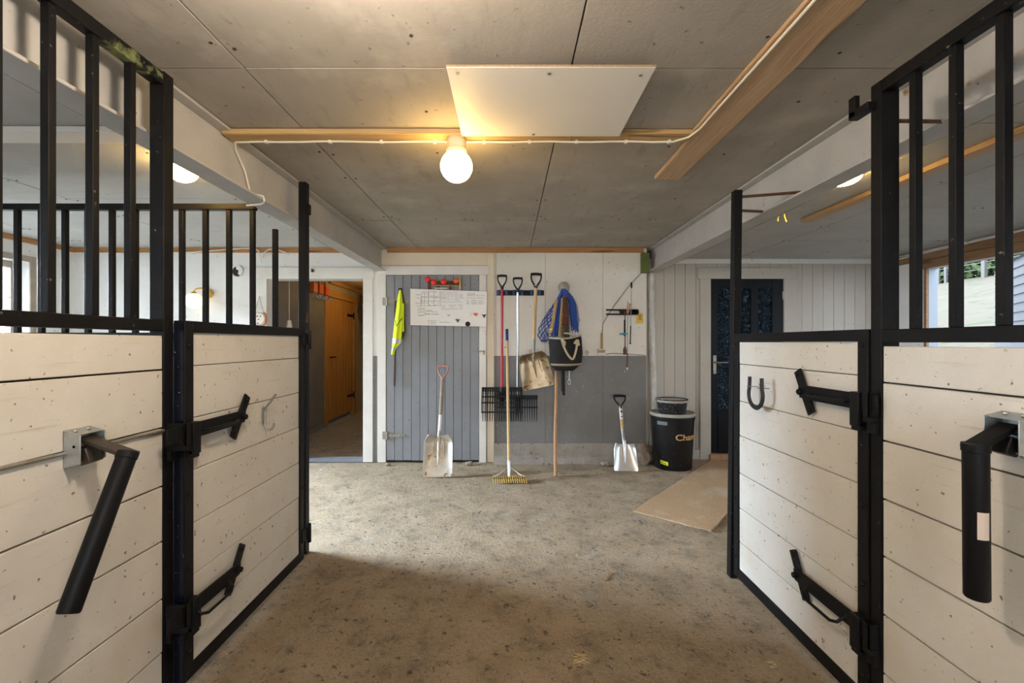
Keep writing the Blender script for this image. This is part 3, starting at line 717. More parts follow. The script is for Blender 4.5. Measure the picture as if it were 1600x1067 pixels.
# rear partition of the stall on the coat-hook side
t = thing('stall_partition', (-2.6, 2.77, 0), 'black barred partition across the back of the bright stall, between wall lamp and front bars', 'stall partition')
b = MB(); zs = [0, .19, .38, .57, .76, .95, 1.14, 1.29]
for a, c in zip(zs[:-1], zs[1:]): b.box(XL, -1.30, 2.755, 2.785, a+.002, c-.002)
b.build('plank_panel', 'white_plank', t, bevel=.002)
b = MB(); b.box(XL, -1.28, 2.75, 2.79, 1.30, 1.34); b.build('middle_rail', 'black_steel', t, bevel=.003)
b = MB(); b.box(XL, X(397, 2.75), 2.75, 2.79, Z(327, 2.75), Z(317.5, 2.75)); b.build('top_rail', 'black_steel', t, bevel=.003)
bars = [392, 355, 318, 281, 244, 207.5, 171, 133, 97, 60, 22, -15, -52, -89, -126, -163, -200, -237, -274, -311, -348, -385]
for px in bars + [427.5]:
    x = X(px, 2.75); b = MB(); b.box(x-.0135, x+.0135, 2.757, 2.783, 1.34, Z(327, 2.75) if px != 427.5 else Z(357, 2.75)); b.build('bar', 'black_steel', t, bevel=.002)

# batten, board and long plank on the ceiling, with the cable
b = MB(); zb = CEIL - .027
b.box(X(357, 2.2), .30, 2.144, 2.232, zb, CEIL-.001); b.box(.30, X(1078, 2.2), 2.150, 2.232, zb+.003, CEIL-.001); b.box(-1.305, -.20, 2.150, 2.165, zb-.0015, CEIL)
tag(b.build('ceiling_batten', 'pine_x', bevel=.003), 'pale pine batten across the ceiling that the globe lamp hangs from', 'batten')
b = MB(); b.box(XL, -1.43, 2.12, 2.24, CEIL-.03, CEIL-.001); tag(b.build('ceiling_batten', 'panel_white', bevel=.003), 'whitish batten across the ceiling of the stall with the bright dome lamp', 'batten')
t = thing('ceiling_board', (.145, 1.87, 2.25), 'white rectangular board screwed under the ceiling in front of the globe lamp', 'board')
b = MB(); b.box(-.221, .520, 1.605, 2.143, 2.250, 2.2605); b.build('panel', 'panel_white', t, bevel=.0015)
b = MB(); b.box(-.2212, .5202, 1.6045, 1.6055, 2.2515, 2.2595); e = b.build('cut_edge', 'edge', t); e['label'] = 'brown chipboard cut edge'
b = MB(); b.box(-.15, -.11, 1.78, 2.12, 2.2605, CEIL-.001); b.box(.41, .45, 1.78, 2.12, 2.2605, CEIL-.001); b.build('spacer', 'pine_y', t)
for x, y in ((-.185, 1.64), (.145, 1.64), (.478, 1.65), (.115, 2.12)):
    b = MB(); b.lathe([(.007, -.003), (.007, .0)], (x, y, 2.250), 8); b.build('screw', 'dull_metal', t)
b = MB(); b.box(.881, 1.033, .55, 2.755, 2.266, CEIL-.001); b.box(.868, .8805, .55, 2.2, 2.274, CEIL-.001)
tag(b.build('ceiling_plank', 'pine_y', bevel=.003), 'long knotty pine plank running along the ceiling towards the horseshoe gate', 'plank')
b = MB(); b.box(2.16, 2.24, .3, 3.37, CEILR-.028, CEILR-.001); tag(b.build('ceiling_batten', 'pine_y', bevel=.003), 'orange lit batten under the ceiling beyond the right beam', 'batten')
# cables
t = thing('lamp_cable', (-.3, 2.2, 2.26), 'white cable clipped along the pine batten to the globe lamp and up the long plank', 'cable')
b = MB(); yc = 2.215; zc = zb - .006
pts = [(-1.352, 2.38, 2.062), (-1.352, 2.33, 2.16), (-1.352, 2.25, 2.235), (-1.33, 2.215, 2.254), (-1.22, yc, zc)] + [(-1.22 + .1*i, yc, zc - .002*math.sin(i*1.3)) for i in range(1, 10)] + [(-.29, yc-.005, zc-.004)]
b.tube(pts, .005, 8)
b.tube([(-.215, yc-.005, zc-.004), (-.15, yc, zc)] + [(-.1+.1*i, yc, zc - .002*math.sin(i*1.7)) for i in range(0, 9)] + [(.80, yc, zc), (.858, 2.17, zc+.002), (.8785, 2.10, 2.262), (.8785, 1.9, 2.263), (.8785, 1.2, 2.263), (.8785, .55, 2.263)], .005, 8)
b.tube([(-1.352, 2.38, 2.062), (-1.33, 2.40, 2.060), (-1.306, 2.42, 2.058), (-1.303, 2.425, 2.036), (-1.318, 2.45, 2.033), (-1.35, 2.48, 2.033), (-1.44, 2.50, 2.032)], .005, 8)
b.build('cable', 'cable', t)
for x in (-1.18, -.87, -.62, -.36, -.12, .1, .33, .57, .78):
    b = MB(); b.box(x-.007, x+.007, yc-.008, yc+.008, zc-.008, zb+.001); b.build('cable_clip', 'cable', t)
b = MB()
def c_run(px, py, Y, dx=0): return P(px, py, Y) + Vector((dx, 0, 0))
YC = YW-.045
b.tube([P(115, 395, YC), P(200, 396, YC), P(300, 394, YC), P(378, 388, YC), P(398, 388, YC), P(404, 392, YC), P(406, 400, YC), P(411, 402, YC), P(412, 395, YC), P(420, 389.5, YC), P(432, 389.5, YC), P(445, 394, YC), P(452, 398, YC)], .006, 8)
b.tube([P(406, 400, YC), P(408, 406, YC), P(409, 411, YC)], .005, 6)
tag(b.build('wall_cable', 'cable'), 'white cable hanging loose along the brown strip above the doorway corner', 'cable')
b = MB(); b.tube([(XR-.042, 1.9, 2.183), (XR-.042, 2.5, 2.178), (XR-.042, 3.2, 2.183), (XR-.042, 3.9, 2.172), (XR-.042, 4.6, 2.165), (XR-.045, 4.95, 2.15)], .008, 8)
for y in (2.3, 3.0, 3.55, 4.1): b.box(XR-.055, XR-.03, y-.012, y+.012, 2.162, 2.192)
tag(b.build('wall_cable', 'cable'), 'white cable clipped along the timber lintel above the right window', 'cable')

# ------------------------------------------------------------------ lamps
def globe(c, r, ztop, mtl, label):
    t = thing('globe_lamp', (c[0], c[1], ztop), label, 'lamp', 'globe lamps on the ceiling')
    b = MB(); b.lathe([(.045, ztop), (.048, ztop-.012), (.044, ztop-.05), (.050, ztop-.056), (.050, c[2]+r*.80)], (c[0], c[1], 0), 24); b.build('lamp_base', 'opal', t)
    b = MB(); b.ball(c, r, 32, .98); b.build('lamp_globe', mtl, t)
    return t
globe((X(713, 2.19), 2.195, 2.128), .077, zb-.001, 'lamp_main', 'round lit opal globe lamp under the pine batten in the middle of the ceiling')
globe((-.385, .905, 2.057), .077, CEIL-.001, 'lamp_near', 'opal ceiling lamp of which only the tip shows at the picture top')
globe((.25, -1.1, 2.128), .077, CEIL-.001, 'lamp_near', 'unseen fill lamp added in the aisle behind the camera')  # unseen lamp, added to brighten the near stall fronts
def dome(c, r, h, mtl, label):
    t = thing('dome_lamp', c, label, 'lamp', 'dome lamps over the stalls')
    b = MB(); b.lathe([(r*1.05, 0), (r*1.05, -.02), (r, -.022)], c, 28); b.build('lamp_base', 'opal', t)
    b = MB(); b.lathe([(r*math.cos(a*PI/16), -.022 - h*math.sin(a*PI/16)) for a in range(9)], c, 28); b.build('lamp_dome', mtl, t)
dome((-1.835, 2.56, CEIL-.001), .085, .085, 'lamp_side', 'lit dome lamp on the stall ceiling behind the left beam')
dome((1.80, 2.44, CEILR-.001), .08, .05, 'lamp_side', 'lit dome lamp on the low ceiling behind the right beam')
# wall lamp on the back wall behind the bars
Yl = 4.74
t = thing('wall_lamp', P(325, 455, YW), 'lit round wall lamp on a curved arm, seen through the bars of the bright stall', 'lamp')
b = MB(); b.ball(P(303, 470, Yl), .083, 24); b.build('lamp_globe', 'lamp_wall', t)
b = MB(); c = P(312, 462, Yl)
b.tube([P(303, 459, Yl), P(303, 454, Yl), P(307, 451, Yl-.005), P(315, 450, Yl+.02), P(322, 452, Yl+.07), P(325, 456, YW-.01)], .008, 8); b.lathe([(.045, -.03), (.05, 0), (.05, .02)], P(325, 458, YW-.02), 16, (0, 1, 0))
b.build('lamp_arm', 'brass', t)
b = MB(); b.lathe([(.03, 0), (.034, .01), (.02, .03)], P(303, 460.5, Yl), 16); b.build('lamp_cap', 'brass', t)
# corridor lamp, hidden behind the door head
t = thing('globe_lamp', (-1.95, 7.2, 2.25), 'lit globe lamp on the corridor ceiling behind the head of the open doorway', 'lamp', 'globe lamps on the ceiling')
b = MB(); b.lathe([(.05, 0), (.05, -.05)], (-1.95, 7.2, 2.249), 16); b.build('lamp_base', 'opal', t)
b = MB(); b.ball((-1.95, 7.2, 2.13), .08, 20); b.build('lamp_globe', 'lamp_corridor', t)

# ------------------------------------------------------------------ saddle racks
def saddle_rack(side):
    L = side < 0; s = 1 if L else -1
    xf = -1.225 if L else 1.22
    yb, zb_ = (1.290, .985) if L else (1.085, 1.06)
    t = thing('saddle_rack', (xf, yb, zb_), 'black fold-down saddle rack hanging aslant from a silvery bracket' if L else 'black fold-down saddle rack hanging straight down with a paper sticker on its tube', 'saddle rack', 'folding saddle racks')
    # bracket: galvanised channel, open towards the aisle
    b = MB(); w, h, d = .040, .052, .048
    def bp(y, z, x0, x1): return None
    b.box(xf, xf+s*.003, yb-w, yb+w, zb_-h, zb_+h)
    for yy in (-w, w-.003): b.prism([(xf, zb_-h), (xf, zb_+h), (xf+s*d, zb_+h-.012), (xf+s*d, zb_-h+.012)], 'y', yb+yy, yb+yy+.003)
    for sg in (1, -1): b.prism([(xf, zb_+sg*h), (xf+s*d*.75, zb_+sg*(h-.012)), (xf+s*d*.75, zb_+sg*(h-.015)), (xf, zb_+sg*(h-.003))], 'y', yb-w, yb+w)
    for sg in (1, -1):
        for yy in (-.022, .018): b.lathe([(.006, 0), (.005, .004)], (xf+s*d*.35, yb+yy, zb_+sg*(h-.005)), 8, (0, 0, sg))
    b.build('bracket', 'galv', t, bevel=.001)
    # pivot tongue and arm
    if L: tip = Vector((-1.080, 1.290, .966)); bot = Vector((-1.080, 1.113, .612))
    else: tip = Vector((1.113, 1.085, 1.035)); bot = Vector((1.116, 1.085, .667))
    b = MB(); root = Vector((xf+s*.02, yb+.005, zb_+.022))
    b.bar(root, tip + (tip-root).normalized()*.018, .044, .013, (0, 0, 1)); b.bar(Vector((xf+s*.03, yb, zb_-.005)), Vector((xf+s*.045, yb, zb_-.045)), .044, .03, (s, 0, .3))
    b.tube([(xf+s*.03, yb-w, zb_+.008), (xf+s*.03, yb+w, zb_+.008)], .007, 8)
    b.build('pivot_arm', 'brown_steel' if L else 'black_steel', t, bevel=.003)
    b = MB(); ax = (bot-tip).normalized()
    b.lathe([(.0265, 0), (.0265, .018), (.0245, .02), (.0245, (bot-tip).length - .004), (.022, (bot-tip).length)], tip - ax*.004, 28, ax)
    tb = b.build('padded_tube', 'rubber', t)
    if not L:
        m = tip + ax*.185; b = MB()
        for k in range(6):
            a0, a1 = math.radians(228 + k*9), math.radians(237 + k*9); r = .0252
            b.f([b.v((m.x - r*math.cos(a1)*-1, m.y + r*math.sin(a1), m.z - .032)), b.v((m.x + r*math.cos(a0), m.y + r*math.sin(a0), m.z - .032)), b.v((m.x + r*math.cos(a0), m.y + r*math.sin(a0), m.z + .032)), b.v((m.x + r*math.cos(a1), m.y + r*math.sin(a1), m.z + .032))])
        b.M = Matrix(); o = b.build('sticker', 'sticker', tb); o['label'] = 'pinkish paper sticker'
        b = MB()
        for i in range(9):
            z = m.z + .004 + i*.003; a = [math.radians(262+6*k) for k in range(3)]
            b.box(m.x + .0254*math.cos(a[0]), m.x + .0254*math.cos(a[2]), m.y - .0262, m.y - .0252, z, z + (.0012 if i % 3 else .002))
        b.build('printed_bars', 'ink', o) if False else b.bm.free()
saddle_rack(-1); saddle_rack(1)

# coat hook on the left gate
t = thing('coat_hook', (-1.188, 2.20, .97), 'grey bent-wire coat hook screwed on the stall gate beside the upper latch', 'hook')
xg = -1.186; b = MB()
yk = 2.20
b.tube([(-1.126, yk, 1.029), (-1.150, yk, .995), (-1.176, yk, .964), (-1.179, yk, .94), (-1.178, yk, .885), (-1.174, yk, .866), (-1.160, yk, .856), (-1.146, yk, .861), (-1.138, yk, .874), (-1.1355, yk, .890)], .0052, 8)
b.build('hook_wire', 'dull_metal', t)
b = MB(); b.box(xg-.001, xg+.005, yk-.011, yk+.011, .885, .968); b.build('back_plate', 'dull_metal', t, bevel=.001)
# horseshoe on the right gate
t = thing('horseshoe', (1.20, 2.167, 1.0), 'dark iron horseshoe hung open end up on nails in the stall gate', 'horseshoe')
b = MB(); yh, zh = 2.172, 1.035
pts = []
for i in range(25):
    a = math.radians(-205 + 230*i/24)
    pts.append((1.178, yh + .062*math.cos(a)*1.0, zh - .004 + .062*math.sin(a)))
pts = [(1.178, yh-.052, zh+.078)] + pts + [(1.178, yh+.052, zh+.078)]
b.tube(pts, .0115, 8, flat=.6); b.build('shoe', 'horseshoe', t)
for yy in (-.05, .04):
    b = MB(); b.tube([(1.215, yh+yy, zh+.03), (1.160, yh+yy+.004, zh+.032)], .0025, 6); b.build('nail', 'dull_metal', t)

# ------------------------------------------------------------------ shovels, forks, rake, pole
def frame(a, c, front=(0, -1, 0)):
    """matrix with origin a, z towards c, -y facing front"""
    a, c = Vector(a), Vector(c); z = (c-a).normalized(); y = -(Vector(front) - z*Vector(front).dot(z)).normalized(); x = y.cross(z)
    return Matrix(((x.x, y.x, z.x, a.x), (x.y, y.y, z.y, a.y), (x.z, y.z, z.z, a.z), (0, 0, 0, 1)))
def blade(parent, a, c, w0, w1, curl, mtl, shoulder=.25, back=.03, rib=True, name='blade'):
    L = (Vector(c)-Vector(a)).length; b = MB(); b.M = frame(a, c)
    def fn(u, v):
        s = 2*u-1; w = w0 + (w1-w0)*v; k = max(0, (v-.78)/.22)
        w *= 1 - shoulder*k**2.2
        kb = max(0, (.12-v)/.12); w *= 1 - .06*kb**2
        y = -curl*(abs(s)**3)*(.25+.75*v) - back*k**2 - .012*v*(1-abs(s))
        return (s*w/2, y, v*L)
    b.sheet(fn, 20, 16, .003)
    if rib:
        b.tube([(0, -.006, L*.30), (0, -.018, L*.6), (0, -.028, L*.95), (0, -.030, L*1.12)], [.004, .013, .018, .017], 12)
        for sx in (-1, 1): b.tube([(sx*w1*.2, -.010, L*.5), (sx*w1*.19, -.016, L*.72), (sx*w1*.17, -.024, L*.93)], [.002, .006, .002], 8)
    return b.build(name, mtl, parent)
def dgrip(parent, top, low, gw, mtl, thick=.013, bar_mtl=None):
    b = MB(); b.M = frame(low, top); L = (Vector(top)-Vector(low)).length
    b.tube([(0, 0, 0), (0, 0, L*.22)], [thick*1.25, thick*1.5], 12)
    for s in (-1, 1): b.tube([(0, 0, L*.16), (s*gw*.20, 0, L*.34), (s*gw*.40, 0, L*.58), (s*gw*.47, 0, L*.8), (s*gw*.45, 0, L*.97)], [thick*1.1, thick*.9, thick*.75, thick*.75, thick*.8], 8, flat=.8)
    b.tube([(-gw*.5, 0, L*.97), (0, 0, L), (gw*.5, 0, L*.97)], thick*1.05, 10)
    return b.build('grip', mtl, parent)
def shaft(parent, a, c, r, mtl, name='shaft'):
    b = MB(); b.tube([a, c], r, 12); return b.build(name, mtl, parent)

# white dirty shovel leaning on the grey door
B = Vector((X(683.5, 4.315), 4.315, .006)); T = P(692.5, 572, 4.80)
t = thing('shovel', B, 'old shovel with faded red grip leaning on the grey plank door', 'shovel', 'shovels at the back wall')
ax = (T-B).normalized(); L = (T-B).length
blade(t, B, B + ax*.385, .285, .27, .055, 'alu_dirty', .30, .035)
shaft(t, B + ax*.40 + Vector((0, -.022, .01)), B + ax*.62 + Vector((0, -.006, .003)), [.0165, .0185][0], 'white_metal', 'socket')
shaft(t, B + ax*.60 + Vector((0, -.006, .003)), T - ax*.15, .0185, 'old_handle')
dgrip(t, T, T - ax*.165, .115, 'pink')

# small aluminium shovel leaning on the grey wainscot
B = Vector((X(978, 4.51), 4.51, .005)); T = P(968, 618, 4.845)
t = thing('shovel', B, 'small aluminium shovel with black grip leaning on the concrete plinth', 'shovel', 'shovels at the back wall')
ax = (T-B).normalized()
blade(t, B, B + ax*.265, .245, .205, .05, 'alu', .10, .012)
shaft(t, B + ax*.26 + Vector((0, -.022, .004)), B + ax*.43, .016, 'alu', 'socket')
sh = shaft(t, B + ax*.41, T - ax*.1, .0172, 'ash_z')
b = MB(); b.tube([B + ax*.52, T - ax*.14], .0178, 12); r = b.build('label_sleeve', 'white_metal', sh); r['label'] = 'white printed paper sleeve'
b = MB()
for i in range(3): b.M = frame(B + ax*(.545+i*.045), T); b.box(-.008, .008, -.0195, -.0170, 0, .028 if i else .012)
b.build('printed_marks', 'ink', r)
dgrip(t, T, T - ax*.135, .128, 'black_plastic', .0125)

# big scoop shovel hanging from the rail
T = P(838, 428, 4.79); H = P(833, 553, 4.775)
t = thing('shovel', P(838, 457, 4.85), 'big worn steel scoop shovel hanging by its black grip from the tool rail', 'shovel', 'shovels at the back wall')
ax = (T-H).normalized()
A = P(842.5, 606, 4.77); C = P(830.5, 552.5, 4.80)
blade(t, A, C, .345, .30, .055, 'steel_blade', .30, .05)
shaft(t, H + Vector((.0, -.02, -.03)), H + ax*.17, .0175, 'dull_metal', 'socket'); shaft(t, H + ax*.15, T - ax*.12, .0185, 'ash_z')
dgrip(t, T, T - ax*.165, .115, 'black_plastic', .0135)

# tool rail
Yr = YW - .014
t = thing('tool_rail', P(813, 457, YW), 'dark tool rail with blue holders on the white wall above the two muck forks', 'tool rail')
b = MB(); b.box(X(776, Yr), X(850, Yr), Yr-.004, YW, Z(461.5, Yr), Z(453.5, Yr)); r = b.build('rail', 'black_steel', t, bevel=.002)
for c in (785.5, 809.5, 837):
    for s in (-1, 1):
        b = MB(); b.tube([P(c + s*6.2, 453, YW-.045), P(c + s*6.0, 461, YW-.045)], .017, 12); b.box(X(c+s*6.2, Yr)-.012, X(c+s*6.2, Yr)+.012, YW-.05, Yr, Z(460, Yr), Z(454.5, Yr)); b.build('holder', 'blue_plastic', t, bevel=.003)

# muck forks hanging from the rail
def fork(cx, ytop, ybar, half, n, tip, shaft_mtl, label, yy, basket, shaft_r=.0125):
    Yf = yy
    t = thing('muck_fork', P(cx, ytop, YW-.03), label, 'muck fork', 'muck forks on the tool rail')
    T = P(cx, ytop, 4.80); E = P(cx - .5, ybar+4, Yf+.0)
    ax = (T-E).normalized()
    shaft(t, E, T - ax*.13, shaft_r, shaft_mtl)
    dgrip(t, T, T - ax*.15, .10, 'black_plastic', .0115)
    x0, x1 = X(cx-half, Yf), X(cx+half, Yf); zb_, zt_ = Z(ybar, Yf), Z(tip, Yf)
    dep = .11 if basket else .05
    def prof(v):      # side profile of one tine: forward and down
        return (Yf - dep*math.sin(min(1, v*1.5)*PI/2)*(1 if v < .7 else 1), zb_ + (zt_-zb_)*v)
    b = MB(); b.box(x0, x1, Yf-.014, Yf+.004, zb_-.024, zb_)
    hs = (.10, .27, .44, .72) if basket else (.12, .45)
    for v in hs:
        y, z = prof(v); b.box(x0, x1, y-.005, y+.005, z-.007, z+.007)
    b.lathe([(.012, -.15), (.03, -.07), (.026, .0), (.018, .05)], E + Vector((0, -.016, -.02)), 12)
    if basket: b.prism([(x0+(x1-x0)*.36, zb_), (x0+(x1-x0)*.72, zb_), (x0+(x1-x0)*.6, zb_-.09), (x0+(x1-x0)*.44, zb_-.09)], 'y', Yf-.02, Yf-.01)
    b.build('head_bars', 'black_plastic', t, bevel=.0)
    for i in range(n):
        x = x0 + (x1-x0)*(i+.5)/n; b = MB(); ext = 1 - .05*math.cos(PI*(2*i/(n-1)-1)) if False else 1
        b.tube([(x, prof(v)[0], prof(v)[1]) for v in (0, .12, .3, .5, .72, 1*ext)], [.0062, .006, .0056, .0054, .005, .003], 6); b.build('tine', 'black_plastic', t)
    if basket:
        for x in (x0, x1):
            b = MB(); y1, z1 = prof(.44); b.prism([(Yf+.002, zb_), (Yf-.03, zb_-.0), (prof(.2)[0]-.03, prof(.2)[1]), (y1-.045, z1), (prof(.75)[0]-.004, prof(.75)[1]), (prof(.5)[0], prof(.5)[1]+.03)], 'x', x-.003, x+.003); b.build('side_plate', 'black_plastic', t)
fork(784.5, 430.5, 605, 31, 17, 655.5, 'red_handle', 'muck fork with red shaft and wide black basket head hanging on the rail', 4.76, True, .0135)
fork(809, 434.5, 617.5, 31, 17, 657.5, 'alu', 'muck fork with silver shaft hanging behind the basket of the red one', 4.815, False, .0125)

# garden rake leaning on the wainscot
B = Vector((X(795.5, 4.20), 4.215, .03)); T = P(792, 515.5, 4.80)
t = thing('rake', B, 'wooden rake with blue grip end leaning on the tool wall', 'rake')
ax = (T-B).normalized()
shaft(t, B + ax*.10, T, .0135, 'ash_z')
shaft(t, T - ax*.125, T + ax*.006, .0158, 'blue_plastic', 'grip')
b = MB(); b.tube([B + Vector((0, 0, .005)), B + ax*.15], [.014, .0165], 12)
for s in (-1, 1): b.tube([B + ax*.10, B + Vector((s*.09, -.01, .035)), B + Vector((s*.145, -.012, .012))], .0035, 6)
b.build('socket', 'alu', t)
x0, x1 = X(769, 4.2), X(823, 4.2)
b = MB(); b.box(x0, x1, 4.197, 4.209, .020, .036); b.build('head_bar', 'brown_steel', t, bevel=.002)
for i in range(16):
    x = x0 + (x1-x0)*(i+.5)/16
    for k in (0,):
        b = MB(); b.tube([(x-.004, 4.215, .046), (x-.002, 4.197, .038), (x+.003, 4.160, .034), (x+.006, 4.138, .020), (x+.007, 4.13, .002)], [.0055, .0058, .0055, .005, .003], 6); b.build('tine', 'brass', t)

# bare pole
B = Vector((X(868, 4.335), 4.335, .004)); T = P(868.8, 548, 4.862)
t = b = MB(); b.tube([B, B + (T-B)*.3 + Vector((-.004, 0, 0)), B + (T-B)*.6 + Vector((.004, 0, 0)), T], [.0165, .017, .0165, .0165], 12)
tag(b.build('wooden_pole', 'brown_handle'), 'bare brown wooden pole leaning on the wall behind the charcoal bag', 'pole')

# ------------------------------------------------------------------ whiteboard, hook rack, vest on the grey door
Yb = YW - .060
TL, TR, BR, BL = P(641, 451, Yb), P(761, 455.5, Yb), P(760, 510.5, Yb), P(641.5, 508, Yb)
t = thing('whiteboard', (TL+BR)/2, 'whiteboard with handwritten timetable hung a little crooked on the grey door', 'whiteboard')
b = MB()
fr = [b.v(q + Vector((0, -.006, 0))) for q in (TL, TR, BR, BL)]; bk = [b.v(q + Vector((0, .008, 0))) for q in (TL, TR, BR, BL)]
b.f(fr); b.f(bk[::-1])
for i in range(4): b.f([fr[i], bk[i], bk[(i+1) % 4], fr[(i+1) % 4]])
b.build('board_panel', 'board', t, bevel=.0015)
def U(u, v, d=.0066):     # board coordinates in the close-up of the photograph: 75..1490 across, 250..940 down
    a = (u-75)/1415; c = (v-250)/(680+0)
    top = TL + (TR-TL)*a; bot = BL + (BR-BL)*a
    return top + (bot-top)*c + Vector((0, -d, 0))
def line(b, pts, r=.0011): b.tube([U(*p) for p in pts], r, 4)
def scrawl(b, u0, v0, u1, amp=9, step=7, r=.0009):
    """a handwritten word as small uneven loops"""
    n = max(3, int((u1-u0)/step)); pts = []
    for i in range(n+1):
        h = amp*random.choice((.5, .6, 1.0, .45, .8))*(1 if i % 2 else -1)
        pts.append((u0 + (u1-u0)*i/n + random.uniform(-2, 2), v0 + h))
    line(b, pts, r)
b = MB()
for u in (280, 340, 415, 515): line(b, [(u, 330 if u < 400 else 285), (u+random.uniform(-6, 6), 560)])
for p in ([(290, 325), (375, 325), (380, 290)], [(270, 395), (630, 398)], [(265, 470), (630, 468)], [(185, 575), (430, 560), (635, 545)], [(410, 280), (412, 560)], [(625, 275), (632, 560)], [(270, 430), (265, 575)], [(350, 650), (345, 750)], [(215, 640), (345, 632)], [(410, 832), (552, 835), (550, 905), (412, 900), (410, 832)], [(1125, 320), (1265, 318), (1270, 295)], [(220, 690), (330, 688)], [(225, 755), (330, 745)]): line(b, p)
for w in ((295, 300, 350), (430, 292, 560), (185, 358, 260), (190, 420, 255), (178, 518, 255), (440, 375, 510), (535, 378, 590), (300, 408, 322), (350, 408, 375), (300, 492, 328), (285, 516, 330), (360, 505, 410), (460, 500, 505), (540, 415, 560), (570, 510, 610), (425, 540, 455), (520, 543, 560), (215, 615, 345), (220, 668, 330), (225, 738, 320), (370, 645, 480), (370, 668, 430), (455, 668, 580), (1130, 298, 1265), (1130, 338, 1270), (1290, 332, 1445), (1120, 385, 1280), (1300, 380, 1430), (1115, 435, 1160), (1210, 430, 1310), (1340, 430, 1420), (1115, 468, 1165), (1195, 465, 1310), (1330, 466, 1440), (1120, 495, 1170), (1210, 494, 1310), (1335, 495, 1415)): scrawl(b, *w)
for w in ((355, 715, 440), (465, 716, 505), (520, 716, 605)): scrawl(b, *w, 10, 7, .0016)
scrawl(b, 445, 868, 535, 14, 18, .0015)
b.build('black_writing', 'ink', t)
b = MB()
for w in ((640, 305, 700), (740, 302, 860), (890, 296, 950), (640, 345, 730), (765, 340, 790), (820, 338, 870), (895, 335, 950), (640, 385, 745), (765, 372, 790), (830, 370, 865), (905, 365, 945), (640, 412, 750), (785, 410, 810), (905, 398, 960), (640, 455, 720), (765, 448, 795), (895, 435, 980), (1015, 335, 1045), (1020, 360, 1050), (1015, 388, 1058), (650, 545, 720), (785, 535, 930), (965, 528, 1045), (650, 578, 725), (790, 565, 880), (985, 562, 1040), (645, 612, 800), (820, 605, 960), (990, 602, 1045), (765, 715, 815), (765, 742, 815), (615, 862, 815)): scrawl(b, *w)
for p in ([(640, 490), (840, 482), (1030, 468)], [(985, 320), (975, 400)], [(1015, 320), (1005, 400)], [(830, 430), (870, 432)], [(760, 730), (818, 730)]): line(b, p, .0009)
b.build('blue_writing', 'ink_blue', t)
def magnet(c, lab, kind, mtl):
    q = U(*c, 0) + Vector((0, -.0063, 0)); b = MB()
    if kind == 'disc': b.lathe([(.0265, 0), (.026, .008), (.015, .011), (.012, .016), (0, .016)], q, 20, (0, -1, 0))
    elif kind == 'small': b.lathe([(.017, 0), (.016, .006), (0, .007)], q, 16, (0, -1, 0))
    elif kind == 'heart': b.prism([(q.x + .0015*sx*16*math.sin(a)**3 if False else q.x + .0014*16*math.sin(a)**3, q.z + .0014*(13*math.cos(a)-5*math.cos(2*a)-2*math.cos(3*a)-math.cos(4*a))) for a in [2*PI*i/24 for i in range(24)]], 'y', q.y-.008, q.y)
    else:
        for a in (90+180, 30, 150):
            e = q + Vector((.020*math.cos(math.radians(a)), 0, .020*math.sin(math.radians(a))))
            b.tube([q + Vector((0, -.006, 0)), e + Vector((0, -.006, 0))], [.005, .0085], 10)
    tag(b.build('magnet', mtl, bevel=0), lab, 'magnet', 'magnets on the whiteboard')
magnet((1143, 885), 'round black magnet at the lower edge of the whiteboard', 'disc', 'black_plastic'); magnet((1288, 697), 'red heart-shaped magnet on the whiteboard', 'heart', 'red')
magnet((1168, 700), 'small white magnet left of the red one on the whiteboard', 'small', 'white_metal')
magnet((953, 822), 'black three-armed magnet left of the round black magnet', 'tri', 'black_plastic'); magnet((1445, 720), 'black three-armed magnet at the edge of the whiteboard, right of the red one', 'tri', 'black_plastic')
# hook rack with red balls
Yh = YW - .05
t = thing('bridle_rack', P(695, 445, YW-.026), 'old bridle rack with brass bars and red knobs above the whiteboard', 'rack')
b = MB()
b.box(X(668.5, Yh), X(673, Yh), Yh, YW-.024, Z(453, Yh), Z(437, Yh)); b.box(X(673, Yh), X(719, Yh), Yh+.004, Yh+.012, Z(445.5, Yh), Z(439, Yh)); b.box(X(684, Yh), X(686.5, Yh), Yh, YW-.03, Z(455, Yh), Z(439, Yh)); b.box(X(702, Yh), X(705, Yh), Yh, YW-.03, Z(455, Yh), Z(439, Yh))
b.build('rack_frame', 'rust', t, bevel=.001)
b = MB(); b.tube([P(718.7, 452.5, Yh), P(718.7, 435.5, Yh)], .0085, 10); b.tube([P(673, 445.6, Yh), P(719, 446, Yh)], .005, 8); b.build('brass_bar', 'brass', t)
for i, (px, py) in enumerate(((668, 436.5), (677.8, 440.8), (693.5, 440), (713, 438.5))):
    q = P(px, py, Yh-.045); b = MB(); b.lathe([(.008, -.05), (.008, -.012), (.026, -.012), (.031, 0), (.028, .012), (.014, .019), (0, .020)], q, 20, (0, -1, 0)); r = b.build('knob', 'orange' if i == 3 else 'red', t)
    r['label'] = 'orange-red knob' if i == 3 else 'red knob'
b = MB(); b.box(X(679, Yh), X(699, Yh), Yh-.004, Yh+.03, Z(451, Yh), Z(449.8, Yh)); b.build('card', 'white_metal', t)
